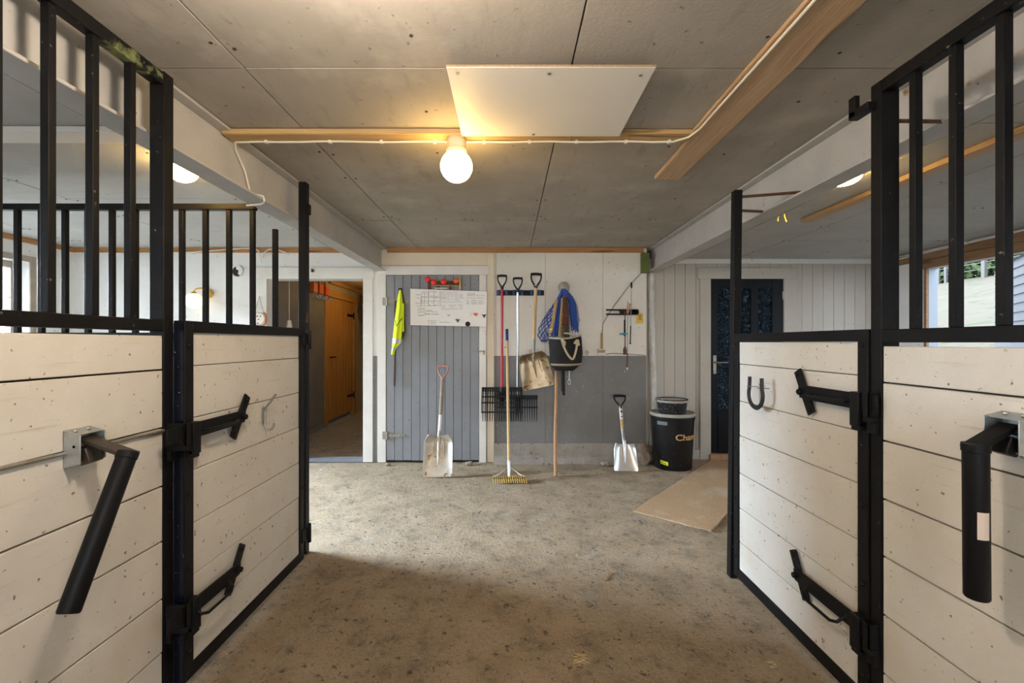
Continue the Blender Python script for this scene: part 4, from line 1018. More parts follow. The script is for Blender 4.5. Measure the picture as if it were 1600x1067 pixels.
# reflective vest
Yv = YW - .085
t = thing('safety_vest', P(625, 453, YW-.03), 'fluorescent yellow safety vest hung limp from the upper door hinge', 'safety vest')
def edge(tab, v):
    for (v0, a), (v1, c) in zip(tab[:-1], tab[1:]):
        if v <= v1: return a + (c-a)*(v-v0)/max(1e-6, v1-v0)
    return tab[-1][1]
lf = [(0, 624.2), (.12, 621), (.3, 618.8), (.5, 616.3), (.7, 614), (.85, 612.8), (1, 611.2)]
rt = [(0, 626.6), (.12, 628), (.25, 629.6), (.5, 628.4), (.7, 627.4), (.82, 626.8), (.86, 622), (.92, 617.5), (1, 615.8)]
def vest(u, v, off=0):
    py = 453 + 101*v; px = edge(lf, v) + (edge(rt, v)-edge(lf, v))*u
    y = Yv - off + .010*math.sin(u*9 + v*2)*min(1, v*3) + .006*math.sin(v*11) - .018*math.sin(PI*u)
    return P(px, py, y)
b = MB(); b.sheet(vest, 18, 30, .004); r = b.build('front_panel', 'hivis', t)
b = MB(); b.sheet(lambda u, v: vest(u, .755 + .075*v + .02*(u-.5), .004), 14, 3, .003); b.sheet(lambda u, v: vest(u*.8, .885 + .055*v, .004), 14, 3, .003); b.build('reflective_band', 'reflect', r)
b = MB(); b.tube([vest(u, v, .004) for u, v in ((.12, .47), (.3, .56), (.45, .53), (.7, .475), (.98, .44))], .004, 6); b.build('binding', 'black_plastic', r)
lf2 = [(0, 626), (.2, 628), (.5, 628.5), (1, 626.5)]; rt2 = [(0, 627.5), (.15, 631), (.35, 633.5), (.6, 633), (.85, 634), (1, 630)]
b = MB(); b.sheet(lambda u, v: P(edge(lf2, v) + (edge(rt2, v)-edge(lf2, v))*u, 452 + 77*v, Yv+.022 + .008*math.sin(u*7+v*3)), 10, 20, .004); r = b.build('back_panel', 'hivis_shaded', t); r['label'] = 'dark shaded back half of the vest'  # back half's shade is painted in as dark olive
b = MB(); b.sheet(lambda u, v: P(edge(lf2, .25+.5*v) + (edge(rt2, .3+.5*v)-edge(lf2, .25+.5*v))*(.15+.45*u), 474 + 44*v, Yv+.012), 6, 14, .004); b.build('side_fold', 'hivis', t)
b = MB(); b.tube(arc(P(625.4, 453, Yv+.012), .017, -PI*.1, PI*1.1, 10), .006, 8); b.tube([P(625.4, 450.5, Yv+.012), P(625.4, 450.5, YW-.03)], .005, 8); b.build('hanging_loop', 'black_plastic', t)
# braided lead rope hanging under the vest
b = MB()
for ph in (0, 2*PI/3, 4*PI/3):
    b.tube([P(617.8 - 1.6*k/60 + .5*math.sin(k*.05), 470 + 133*k/60, Yv+.035) + Vector((.0062*math.cos(k*1.1+ph), .0062*math.sin(k*1.1+ph), 0)) for k in range(61)], .0058, 6)
tag(b.build('lead_rope', 'brown_rope'), 'dark braided rope hanging straight down below the yellow vest', 'rope')

# ------------------------------------------------------------------ hook with hay net, ropes and bag
Yk = YW - .075
t = thing('wall_hook', P(880, 447, YW), 'grey mushroom-shaped hook carrying the blue hay net', 'hook')
b = MB(); b.lathe([(.02, 0), (.02, .03), (.058, .038), (.062, .05), (.058, .07), (.044, .09), (.022, .102), (0, .106)], P(880, 450, YW), 24, (0, -1, 0)); b.build('hook_cap', 'bin_lid', t)
b = MB(); b.tube([P(880, 452, YW), P(880, 452, YW-.10)], .02, 12); b.build('hook_stem', 'dull_metal', t)
# hay net: a narrow hank left and right of the hook and a bag of diamond mesh
def strandnet(b, fn, nu, nv, r):
    for d in (1, -1):
        for i in range(-nv, nu+1):
            pts = []
            for j in range(nv*2+1):
                u = (i + d*0 + (j/2 if d > 0 else nv - j/2))/nu; v = j/(nv*2)
                if -.001 <= u <= 1.001: pts.append(fn(min(1, max(0, u)), v))
            if len(pts) > 2: b.tube(pts, r, 5)
t = thing('hay_net', P(880, 456, Yk), 'blue rope hay net hung from the grey hook, its empty mesh sagging to the left', 'hay net')
lb = [(0, 876), (.2, 868), (.4, 856), (.6, 846), (.78, 839.5), (.92, 840), (1, 846)]; rb = [(0, 880), (.2, 876), (.4, 871), (.6, 867), (.78, 864), (.92, 861), (1, 853)]
b = MB(); strandnet(b, lambda u, v: P(edge(lb, v) + (edge(rb, v)-edge(lb, v))*u, 455 + 79*v, Yk - .045*math.sin(PI*u)*math.sin(PI*min(1, v*.9)) + .01*math.sin(17*u+9*v)), 4, 8, .0034)
strandnet(b, lambda u, v: P(edge(lb, v) + (edge(rb, v)-edge(lb, v))*u, 455 + 79*v, Yk + .035 + .012*math.sin(11*u+7*v)), 3, 7, .0034); b.build('mesh_bag', 'blue_rope', t)
b = MB(); rnd = random.Random(3)
def hank(b, tabx, y0, y1, n, spread, yy, r):
    for k in range(n):
        o = rnd.uniform(-1, 1); oy = rnd.uniform(-1, 1); ph = rnd.uniform(0, 6); L = rnd.uniform(.84, 1.0)
        b.tube([P(edge(tabx, v) + o*spread*min(1, .3+v*1.4), y0 + (y1-y0)*v*L, yy + oy*.03*min(1, .2+v*2) + .004*math.sin(v*14+ph)) for v in [i/14 for i in range(15)]], r, 5)
hank(b, [(0, 880), (.15, 875), (.4, 872.5), (.75, 869), (1, 868)], 453, 527, 26, 5.2, Yk-.03, .0062); b.build('gathered_mesh', 'blue_rope', t)
b = MB(); hank(b, [(0, 882), (.12, 889), (.35, 893.5), (.7, 897), (1, 899)], 452, 521, 26, 5.0, Yk-.02, .0062); hank(b, [(0, 884), (.1, 893), (.4, 900), (.7, 902), (1, 902)], 456, 512, 6, 2, Yk, .003); b.build('gathered_mesh', 'blue_rope', t)
b = MB(); 
for k in range(7): b.tube([P(874 + k*2.2, 458 + 3*abs(k-3), Yk-.075), P(880 + (k-3)*.8, 451, Yk-.09), P(884 + (k-3)*2.4, 458 + 2*k, Yk-.08)], .006, 6)
b.tube(arc(P(903, 500, Yk), .019, 0, 2*PI, 14), .003, 6); b.build('neck_loops', 'blue_rope', t)
b = MB()
for px in (893, 896, 899, 901): b.tube([P(px, 517, Yk-.03), P(px+.6, 533, Yk-.03)], .006, 6)
r = b.build('string_ends', 'white_metal', t); r['label'] = 'whitish string ends'
def strap(label, pts, w, mtl, yy, name='strap', cat='strap'):
    b = MB(); q = [P(x, y, yy) for x, y in pts]
    def fn(u, v):
        k = v*(len(q)-1); i = min(int(k), len(q)-2); p = q[i] + (q[i+1]-q[i])*(k-i)
        return p + Vector((w*(u-.5), -.004*math.sin(PI*u), 0))
    b.sheet(fn, 4, 24, .004); return tag(b.build(name, mtl), label, cat, 'straps and ropes on the mushroom hook')
s1 = strap('tan webbing strap hanging in front of the hay net mesh', [(869.5, 468), (866, 490), (862.5, 511), (860, 520.5)], .032, 'tan_strap', Yk-.115, 'webbing_strap')
b = MB(); b.box(X(858, Yk-.12), X(863, Yk-.12), Yk-.124, Yk-.110, Z(516, Yk), Z(514, Yk)); b.build('buckle', 'brass', s1)
def rope(label, pts, r, mtl, yy, name='lead_rope'):
    b = MB(); q = [P(x, y, yy) for x, y in pts]; n = 36
    for ph in (0, PI):
        out = []
        for k in range(n+1):
            f = k/n*(len(q)-1); i = min(int(f), len(q)-2); p = q[i] + (q[i+1]-q[i])*(f-i)
            out.append(p + Vector((r*.55*math.cos(k*1.2+ph), r*.55*math.sin(k*1.2+ph), 0)))
        b.tube(out, r*.75, 6)
    return tag(b.build(name, mtl), label, 'rope', 'straps and ropes on the mushroom hook')
rope('brown twisted rope hanging from the mushroom hook, beside the left blue hank', [(879, 466), (876.5, 495), (873.5, 533)], .0125, 'tan_strap', Yk-.09)
rope('dark brown twisted rope in the middle of the ropes on the mushroom hook', [(881, 465), (879.8, 495), (878.6, 534)], .0115, 'brown_rope', Yk-.095)
rope('dark grey twisted rope beside the right blue hank on the mushroom hook', [(885.5, 465), (887.5, 495), (888.5, 534)], .0115, 'grey_rope', Yk-.09)
strap('maroon webbing strap between the twisted ropes on the mushroom hook', [(882.6, 462), (883.5, 486), (883.7, 508)], .022, 'maroon', Yk-.085, 'webbing_strap')
strap('dark strap filling the gap beneath the maroon strap on the mushroom hook', [(883.6, 494), (883.9, 515), (884, 535)], .034, 'brown_rope', Yk-.075, 'webbing_strap')
# grooming bag
Yg = YW - .175
t = thing('grooming_bag', P(882, 525, Yg), 'charcoal canvas grooming bag with beige handles hanging below the hay net', 'bag')
gl = [(0, 858.5), (.1, 857.6), (.6, 859.5), (.85, 861.5), (1, 868)]; gr = [(0, 907.5), (.1, 908.5), (.5, 910), (.8, 908), (1, 896)]
def bag(u, v):
    a = 2*PI*u; cx = (edge(gl, v)+edge(gr, v))/2; hx = (edge(gr, v)-edge(gl, v))/2
    py = 526.5 + 52*v + (3.5*math.cos(a)*0) 
    sag = 3.0*math.sin(PI*(.5+.5*math.cos(a)))*(1-v)
    k = 1.0 if v < .85 else 1 - .5*((v-.85)/.15)**2
    q = P(cx + hx*math.cos(a), py + sag - 3.5*math.cos(a)*(1-v)*.6, Yg)
    q.y += .095*k*math.sin(a)*(1 + .08*math.sin(3*a+5*v))
    return q
b = MB(); b.sheet(bag, 40, 16, .005)
ring = [b.v(bag(i/40, 1)) for i in range(40)]; b.f(ring); b.build('bag_body', 'bag', t)
b = MB(); b.tube([bag(i/40, 0) + Vector((0, 0, .004)) for i in range(40)], .0085, 8, closed=True); b.tube([bag(.5+.5*i/24, .80) + Vector((0, -.006, 0)) for i in range(25)], .005, 6); b.tube([bag(.5+.5*i/24, .835) + Vector((0, -.006, 0)) for i in range(25)], .003, 6)
b.build('piping', 'bag_trim', t)
b = MB(); yh = Yg-.118
def strip(pts, w):
    q = [P(x, y, yh) for x, y in pts]
    def fn(u, v):
        k = v*(len(q)-1); i = min(int(k), len(q)-2); p = q[i] + (q[i+1]-q[i])*(k-i); d = (q[i+1]-q[i]).normalized(); n = Vector((d.z, 0, -d.x))
        return p + n*w*(u-.5) + Vector((0, -.01*math.sin(PI*v), 0))
    b.sheet(fn, 3, 30, .005)
strip([(878, 533), (880.5, 541), (885, 551), (889, 557), (893.5, 561.5), (896, 560), (898.5, 553), (900.5, 545), (902, 534)], .020); b.build('front_handle', 'bag_trim', t)
b = MB(); strip([(877, 530), (882, 535), (881, 541)], .026); strip([(897.5, 537), (902, 531), (904.5, 540)], .026); b.build('handle_patch', 'bag_trim', t)
b = MB(); b.tube([P(872, 527, Yg+.08), P(877, 520, Yg+.05), P(888, 521, Yg-.06), P(899, 523.5, Yg-.075), P(905, 528, Yg-.03)], .009, 8); b.build('rear_handle', 'bag_trim', t)
b = MB(); b.sheet(lambda u, v: bag(.64 + .22*u, .16 + .5*v) + Vector((0, -.010, 0)), 10, 8, .004); b.build('front_pocket', 'bag', t)
# bits hanging under the bag
strap('black strap dangling from under the charcoal bag', [(880.5, 576), (880.5, 600), (880.8, 617.5)], .026, 'black_plastic', Yg+.06, 'webbing_strap')
rope('pale thin cord with a knot dangling under the charcoal bag, left of the black strap', [(877.8, 580), (877.5, 600), (877.6, 611)], .007, 'grey_rope', Yg+.05)
b = MB()
for k in range(26): b.tube(arc(P(883.8 + .9*k/26, 581 + 54*k/26, Yg+.07), .008, 0, 2*PI, 8, 'xz' if k % 2 else 'yz'), .002, 5, closed=False)
tag(b.build('chain', 'dull_metal'), 'thin chain dangling under the charcoal bag', 'chain', 'straps and ropes on the mushroom hook')
t = thing('snap_hook', P(889, 582, Yg+.06), 'silvery snap hook on a cord dangling under the charcoal bag', 'snap hook')
b = MB(); b.tube([P(889.5, 578, Yg+.06), P(889.5, 594, Yg+.06)], .005, 6); b.build('cord', 'white_metal', t)
b = MB(); b.tube([P(889.5, 592, Yg+.06) + Vector((.013*math.cos(a), 0, -.03 + .030*math.sin(a))) for a in [2*PI*i/16 for i in range(16)]], .0035, 6, closed=True); b.build('snap', 'alu', t)

# ------------------------------------------------------------------ whip rack and what hangs on it
Yw = YW - .03
t = thing('whip_rack', P(970, 487, YW), 'black two-armed whip holder on the white wall', 'rack')
b = MB(); b.tube([P(947, 484, Yw-.03), P(985, 484.5, Yw-.03)], .008, 10); b.tube([P(947, 491, Yw-.03), P(985, 491, Yw-.03)], .008, 10); b.build('arm', 'black_plastic', t)
b = MB(); b.box(X(969, Yw), X(980, Yw), Yw-.05, YW, Z(491.8, Yw), Z(483.5, Yw)); b.build('mount', 'black_plastic', t, bevel=.003)
b = MB()
for px in (983.5, 987, 990.5, 993): b.lathe([(.024, -.03), (.03, -.02), (.03, .02), (.024, .03)], P(px, 487.5, Yw-.03), 14, (1, 0, 0))
b.box(X(981, Yw), X(994, Yw), Yw-.02, YW, Z(490, Yw), Z(485, Yw)); b.build('roller', 'black_plastic', t)
def whip(name, label, parts):
    t = thing(name, P(parts[0][1][0][0], parts[0][1][0][1], Yw-.06), label, 'whip', 'whips on the whip holder')
    for nm, pts, r, mtl in parts:
        b = MB(); b.tube([P(x, y, Yw-.062) for x, y in pts], r, 8); b.build(nm, mtl, t)
whip('riding_whip', 'longest thin black whip on the whip holder, its grip standing up near the cable', [('grip', [(986.8, 441), (986.6, 450)], .0095, 'black_plastic'), ('stick', [(986.6, 450), (986, 480), (985.6, 509)], .0038, 'dull_metal'), ('handle', [(985.6, 509), (984.8, 536)], .006, 'black_plastic'), ('cap', [(984.8, 536), (984.7, 537.5)], .012, 'black_plastic')])
whip('riding_crop', 'brown riding crop with wide leather flap hanging from the whip holder', [('stick', [(976.3, 485), (976.6, 515), (976.6, 545)], .0055, 'leather'), ('ferrule', [(976.5, 503), (976.5, 507)], .007, 'alu'), ('flap', [(976.6, 541), (976.6, 546), (976.8, 554)], [.007, .02, .02], 'leather')])
whip('riding_crop', 'slim brown crop with white tip reaching down over the grey wainscot', [('stick', [(981, 470), (980.8, 520), (980.3, 552)], .0035, 'dull_metal'), ('handle', [(980.3, 552), (979.8, 574)], .007, 'leather'), ('tip', [(979.8, 574), (979.8, 577.5)], .0095, 'white_metal')])
b = MB(); b.tube([P(979.5, 490, Yw-.075), P(980, 478, Yw-.08), P(983, 474, Yw-.085), P(985.5, 474.5, Yw-.08), P(983.5, 479, Yw-.075), P(982, 489, Yw-.075)], .0085, 8, flat=.5); tag(b.build('leather_loop', 'terracotta'), 'reddish brown leather loop over the whip holder', 'strap')
t = thing('hoof_pick', P(973, 505, Yw-.06), 'hoof pick with a turquoise band hanging beside the brown riding crop', 'hoof pick')
b = MB(); b.box(X(972.6, Yw), X(975, Yw), Yw-.07, Yw-.055, Z(525, Yw), Z(500, Yw)); b.build('handle', 'black_plastic', t, bevel=.002)
b = MB(); b.tube([P(968, 521.3, Yw-.075), P(974, 521.8, Yw-.08), P(980, 521.5, Yw-.075)], [.006, .012, .006], 8); b.build('band', 'cyan', t)
t = thing('yellow_tag', P(999.5, 497, YW), 'small yellow card with dark print beside the whip holder', 'card')
b = MB(); b.box(X(994, YW), X(1005, YW), YW-.006, YW, Z(505, YW), Z(489.5, YW)); b.build('card', 'yellow_tag', t, bevel=.002)
b = MB(); y = YW-.007
for py, xa, xb in ((492.5, 997, 1003), (493.8, 997.5, 1002.5), (496, 997, 1003), (497.2, 998, 1002)): b.box(X(xa, y), X(xb, y), y, y+.002, Z(py+.5, y), Z(py-.3, y))
for px in (998, 1000.2, 1002.3): b.lathe([(.0055, 0), (.0055, .002)], P(px, 499.5, y+.001), 8, (0, -1, 0))
b.build('printed_marks', 'ink', t)
# wire and junction box
b = MB(); y = YW-.008
b.tube([P(1006, 422, y), P(1000, 429, y), P(986, 443, y), P(975, 457, y), P(960, 477, y), P(947, 497, y), P(942, 506, y), P(941.5, 515, y), P(940, 523, y)], .0042, 6); tag(b.build('wall_wire', 'dark_cable'), 'thin dark wire running aslant over the white wall to the small box', 'wire')
b = MB(); b.box(X(938.7, y), X(942, y), y-.012, YW, Z(545, y), Z(520, y)); tag(b.build('cable_cover', 'tan_strap', bevel=.004), 'tan cable cover above the small white box', 'cable cover')
t = thing('junction_box', P(939, 549, YW), 'small white junction box low on the white wall right of the hay net', 'junction box')
b = MB(); b.box(X(933.5, y), X(945.5, y), YW-.035, YW, Z(554, y), Z(545, y)); b.build('box', 'casing', t, bevel=.004)
b = MB(); b.box(X(934.5, y), X(944.5, y), YW-.045, YW-.035, Z(551, y), Z(546.5, y)); b.build('lid', 'bin_lid', t, bevel=.003)
b = MB(); b.tube([P(946, 553.5, y), P(957, 552, y), P(975, 553, y), P(1008, 555, y)], .004, 6); tag(b.build('wall_wire', 'dark_cable'), 'thin dark wire running sideways from the junction box', 'wire')
b = MB(); b.tube([P(915, 551, y), P(917, 547, y-.01), P(919.5, 551, y-.015), P(917, 556, y-.01), P(915.5, 553, y-.01), P(920, 549, y)], .0035, 6); tag(b.build('wire_loop', 'dull_metal'), 'small wire loop on the wall right of the charcoal bag', 'wire')
# pipe in crumpled white wrap
b = MB(); Yp = 4.998; xp = X(1016.5, Yp)
def pipe(u, v):
    a = 2*PI*u; z = .05 + v*(2.03-.05); r = .034 + .007*noise.noise(Vector((math.cos(a)*1.6, math.sin(a)*1.6, z*5))) + .004*noise.noise(Vector((math.cos(a)*4, math.sin(a)*4, z*16)))
    r *= 1 + .5*max(0, (.10-v)/.10)*noise.noise(Vector((3*a, z*20, 1)))
    return (xp + .012*math.sin(v*5) + r*math.cos(a), Yp - .05 + r*math.sin(a), z)
b.sheet(pipe, 20, 90, .003); tag(b.build('wrapped_pipe', 'sleeve'), 'upright pipe wrapped in crumpled white plastic at the end of the tool wall', 'pipe')

# ------------------------------------------------------------------ black bin with bucket, mat
Yc = 4.70; xc = X(1050.5, Yc)
t = thing('feed_bin', (xc, Yc, 0), 'tall black feed bin with gold lettering and a dusty lid', 'bin')
zt = .545
b = MB(); b.lathe([(0, 0), (.186, .0), (.190, .012), (.214, zt-.05), (.218, zt-.05), (.221, zt-.035), (.221, zt-.02), (.216, zt-.018), (.216, zt)], (xc, Yc, 0), 48); b.build('bin_body', 'bin', t)
b = MB(); b.lathe([(.224, zt-.012), (.227, zt-.005), (.227, zt+.014), (.222, zt+.020), (.205, zt+.020), (.198, zt+.010), (0, zt+.008)], (xc, Yc, 0), 48); b.build('lid', 'bin_lid', t)
def on_bin(ang, z, off=.0015):   # angle 0 faces the camera, positive to the right
    r = .190 + (.214-.190)*(z-.012)/(zt-.062) + off; d = math.atan2(-xc, -Yc) 
    base = math.atan2(-Yc, -xc)
    a = base + ang
    return Vector((xc + r*math.cos(a), Yc + r*math.sin(a), z))
b = MB()
b.sheet(lambda u, v: on_bin(-.72 + .50*u, .455 + .035*v, .003), 10, 2, .001); r = b.build('tape_strip', 'clear_tape', t); r['label'] = 'shiny grey tape strip'
b = MB(); b.sheet(lambda u, v: on_bin(-.62 + .42*u, .062 + .036*v - .012*u, .002), 10, 2, .001); r = b.build('lime_sticker', 'lime', t); r['label'] = 'lime yellow sticker'
b = MB(); b.sheet(lambda u, v: on_bin(-.54 + .05*u, .068 + .018*v, .0032), 3, 2, .001); b.sheet(lambda u, v: on_bin(-.46 + .18*u, .068 + .006*v - .006*u, .0032), 5, 2, .001); b.build('printed_marks', 'ink', r)
# lettering wrapped round the bin
cu = bpy.data.curves.new('lettering', 'FONT'); cu.body = 'Champ'; cu.size = .085; cu.offset = .0016; cu.resolution_u = 3
tmp = bpy.data.objects.new('lettering', cu); COL.objects.link(tmp)
dg = bpy.context.evaluated_depsgraph_get(); me = bpy.data.meshes.new_from_object(tmp.evaluated_get(dg))
bpy.data.objects.remove(tmp)
lb_ = bmesh.new(); lb_.from_mesh(me); bmesh.ops.triangulate(lb_, faces=lb_.faces)
bmesh.ops.subdivide_edges(lb_, edges=[e for e in lb_.edges if e.calc_length() > .02], cuts=2); bpy.data.meshes.remove(me)
for v in lb_.verts: v.co = on_bin(.13 + v.co.x*1.22/.203, .310 + v.co.y, .0016)
b = MB(); b.bm.free(); b.bm = lb_
b.build('lettering', 'gold', t)
t = thing('rubber_bucket', (xc-.015, Yc-.03, zt+.02), 'speckled black rubber bucket standing on the lid of the feed bin', 'bucket')
zb0 = zt + .0115; c = (xc-.015, Yc-.03, 0)
b = MB(); b.lathe([(0, zb0), (.128, zb0), (.134, zb0+.01), (.150, zb0+.125), (.156, zb0+.130), (.156, zb0+.148), (.146, zb0+.148), (.140, zb0+.125), (.125, zb0+.015), (0, zb0+.012)], c, 40); b.build('bucket_body', 'bucket', t)
b = MB(); b.lathe([(.1555, zb0+.118), (.1575, zb0+.122), (.1575, zb0+.138), (.1565, zb0+.139)], c, 40); b.build('rim_band', 'bucket_rim', t)
b = MB(); b.tube([(c[0]-.155, c[1], zb0+.12), (c[0]-.172, c[1]-.01, zb0+.150), (c[0]-.15, c[1]-.06, zb0+.155), (c[0]-.12, c[1]-.10, zb0+.15)], .005, 6); b.tube([(c[0]+.155, c[1], zb0+.12), (c[0]+.170, c[1], zb0+.135)], .005, 6); b.build('handle', 'dull_metal', t)
# coir mat
d = Vector((.645, .764, 0)); n = Vector((.764, -.645, 0)); o = Vector((.937, 3.434, .006))
b = MB(); rm = random.Random(5)
def coir(u, v):
    p = o + n*(.56*u) + d*(1.98*v); k = noise.noise(Vector((p.x*3, p.y*3, 0)))
    p += d*(.010*noise.noise(Vector((u*9, 0, 2)))) * (1 if v < .02 else 0); p += n*(.008*noise.noise(Vector((v*20, 5, 2))))*(1 if u in (0, 1) else 0)
    return (p.x, p.y, .008 + .004*k + .003*noise.noise(Vector((p.x*12, p.y*12, 4))))
b.sheet(coir, 30, 80, .010)
m_ = b.build('coir_mat', 'mat'); tag(m_, 'long beige coir mat lying on the floor towards the black door', 'mat')
# straw wisps on the floor
def wisp(px, py, label, n, s):
    Y = EYE*F/(py-VY); c = Vector((X(px, Y), Y, 0)); b = MB()
    for k in range(n):
        a = random.uniform(0, PI); l = random.uniform(.3, 1)*s; q = c + Vector((random.uniform(-s, s)*.5, random.uniform(-s, s)*.5, random.uniform(.001, .006)))
        b.tube([q - Vector((math.cos(a), math.sin(a), 0))*l/2, q + Vector((0, 0, random.uniform(0, .006))), q + Vector((math.cos(a), math.sin(a), 0))*l/2], .0011, 4)
    tag(b.build('straw_wisp', 'straw'), label, 'straw', 'straw wisps on the floor')
wisp(907, 1030, 'wisp of straw on the brown floor close to the picture bottom', 22, .055); wisp(1208, 1040, 'wisp of straw beside the foot of the horseshoe gate', 8, .035)
b = MB(); Y = EYE*F/(907-VY); b.tube([(X(945, Y), Y, .001), (X(958, Y), Y+.09, .001)], .0035, 5); tag(b.build('wood_chip', 'brown_handle'), 'short brown stick lying on the floor in the middle of the aisle', 'stick')

# ------------------------------------------------------------------ small things on the walls of the bright stall and in the corridor
t = thing('wall_vent', P(371, 424, YW), 'round dark hole in the white wall with a broken white flap', 'vent')
b = MB(); b.lathe([(.062, 0), (.060, .006), (.052, .004)], P(371, 424, YW-.001), 20, (0, -1, 0)); b.build('hole_rim', 'casing', t)
b = MB(); b.lathe([(.054, 0), (.054, .002)], P(371, 424, YW-.005), 20, (0, -1, 0)); b.build('opening', 'gap', t)
b = MB(); q = P(371, 424, YW-.012); b.prism([(q.x-.01, q.z+.05), (q.x+.03, q.z+.062), (q.x+.062, q.z+.02), (q.x+.045, q.z-.05), (q.x+.012, q.z-.03), (q.x+.02, q.z+.01), (q.x-.005, q.z+.02)], 'y', q.y-.012, q.y); b.build('flap', 'white_wall_cool', t)
t = thing('wall_decoration', P(405, 490, YW-.02), 'orange horseshoe with a white plaque hung on a string from the doorway casing', 'decoration')
yd = YW-.035
b = MB(); b.tube([P(405 + 10.5*math.cos(math.radians(a)), 498 - 12.5*math.sin(math.radians(a)), yd) for a in range(130, 411, 14)], .018, 8, flat=.5); b.build('horseshoe', 'terracotta', t)
b = MB(); b.lathe([(.062, 0), (.062, .01)], P(404.5, 498, yd+.005), 24, (0, -1, 0)); b.build('plaque', 'plaque', t)
b = MB()
for px, py in ((402, 494), (407, 494), (404, 499), (403, 505)): b.lathe([(.007, 0), (.007, .003)], P(px, py, yd-.005), 8, (0, -1, 0))
b.build('painted_marks', 'gap', t)
b = MB(); b.tube([P(397.5, 489, yd), P(405, 464, yd+.01), P(412, 489, yd)], .003, 5); b.tube([P(405, 464, YW-.005), P(405, 463, yd)], .004, 6); b.build('string', 'string', t)
b = MB(); y = YW-.022
b.tube([P(488.5, 423, YW-.018), P(488.5, 423, YW-.07), P(487, 419.5, YW-.075)], .006, 8); b.lathe([(.018, 0), (.018, .004)], P(488.5, 423, YW-.020), 10, (0, -1, 0))
tag(b.build('wall_hook', 'rust'), 'small dark hook above the open doorway', 'hook')
# corridor
yq = 5.35
t = thing('pull_cord', P(452, 437, yq), 'white pull cord with a pale socket hanging inside the open doorway', 'cord')
b = MB(); b.tube([(X(452, yq), yq, 2.249), P(452, 503, yq)], .004, 6); b.build('cord', 'cable', t)
b = MB(); b.lathe([(.014, .045), (.022, .04), (.034, -.03), (.034, -.045), (0, -.045)], P(452, 506, yq), 16); b.build('socket', 'casing', t)
for k, y in enumerate((6.42, 6.62, 6.84)):
    t = thing('bridle_hook', (CX, y, 2.05), ('orange wall bracket with wire hook nearest the doorway post', 'orange wall bracket with wire hook, middle one of the corridor', 'orange wall bracket with wire hook next to the pine door boards')[k], 'bracket', 'orange brackets on the corridor wall')
    b = MB(); b.box(CX, CX+.06, y-.07, y+.07, 1.99, 2.12); b.box(CX, CX+.02, y+.02, y+.06, 2.12, 2.19); b.build('bracket', 'orange', t, bevel=.006)
    b = MB()
    for dy in (-.04, .03): b.tube([(CX+.05, y+dy, 2.0), (CX+.06, y+dy, 1.93), (CX+.10, y+dy, 1.91), (CX+.13, y+dy, 1.95)], .007, 6)
    b.build('hook', 'alu', t)
for k, y in enumerate((8.36, 8.5, 8.62, 8.74)):
    b = MB(); rr = random.Random(k)
    for j in range(4):
        q = [Vector((CX + .03 + .03*rr.random() + .02*j, y + .05*math.sin(i*.9 + j), 2.15 - i*(.06 + .03*k/3 + .015*j))) for i in range(9)]
        b.tube(q, .012, 6)
    tag(b.build('bridle', 'grey_rope' if k % 2 else 'brown_rope'), ('bunch of dark straps on the corridor wall right beside the pine door', 'second bunch of dark straps beyond the pine door', 'third bunch of dark straps beyond the pine door', 'last bunch of dark straps at the end of the corridor wall')[k], 'bridle', 'tack hanging in the corridor')
for k, (px, py) in enumerate(((1226, 336), (1217, 340))):
    Y = 2.70 + k*.03; b = MB(); o_ = P(px, py-2, Y)
    b.sheet(lambda u, v: o_ + Vector((.008*(u-.5) + .008*v*(-1)**k, .004*math.sin(v*5), -.05*v*(1 if k == 0 else .6))), 2, 8, .0012)
    tag(b.build('tape_strip', 'yellow_tape'), 'longer yellow tape strip dangling under the right beam' if k == 0 else 'shorter yellow tape strip dangling under the right beam', 'tape', 'yellow tape strips')

# ------------------------------------------------------------------ outdoors beyond the right window
b = MB(); nx, ny = 40, 60
def hz(x, y):
    d = min(24.8, max(0, x - 5.2))
    base = .10 + .245*d - .062*max(0, y - 14)*min(1, d/8) if False else .05 + .222*d
    return base - .012*(y-20)*min(1, d/10) + .10*noise.noise(Vector((x*.5, y*.5, 1)))
g = [[b.v((4.9 + 31*i/nx, -2 + 50*j/ny, hz(4.9 + 31*i/nx, -2 + 50*j/ny))) for j in range(ny+1)] for i in range(nx+1)]
for i in range(nx):
    for j in range(ny): b.f([g[i][j], g[i+1][j], g[i+1][j+1], g[i][j+1]], True)
struct(b.build('hill_outside', 'hill'), 'straw coloured sloping pasture outside the right window', 'pasture')
def tree(x, y, h, w, label, seed):
    z = hz(min(x, 30), y) - .1; t = thing('tree', (x, y, z), label, 'tree', 'trees above the pasture'); r = random.Random(seed)
    b = MB(); b.tube([(x, y, z), (x+.05, y, z+h*.4), (x, y+.1, z+h*.8)], [.14, .10, .04], 8); b.build('trunk', 'bark', t)
    b = MB()
    for k in range(2600):
        a = r.uniform(0, 2*PI); q = r.random()**.5; hh = r.uniform(.06, 1); ww = w*(1.05-.8*hh)*q*(.75+.25*math.sin(5*a+seed))
        c = Vector((x + ww*math.cos(a), y + ww*math.sin(a), z + h*hh)); s = r.uniform(.10, .24)
        u = Vector((r.uniform(-1, 1), r.uniform(-1, 1), r.uniform(-1, 1))).normalized(); v = u.orthogonal().normalized()
        b.f([b.v(c - u*s - v*s*.6), b.v(c + u*s - v*s*.6), b.v(c + u*s + v*s*.6), b.v(c - u*s + v*s*.6)])
    b.build('foliage', 'leaf', t)
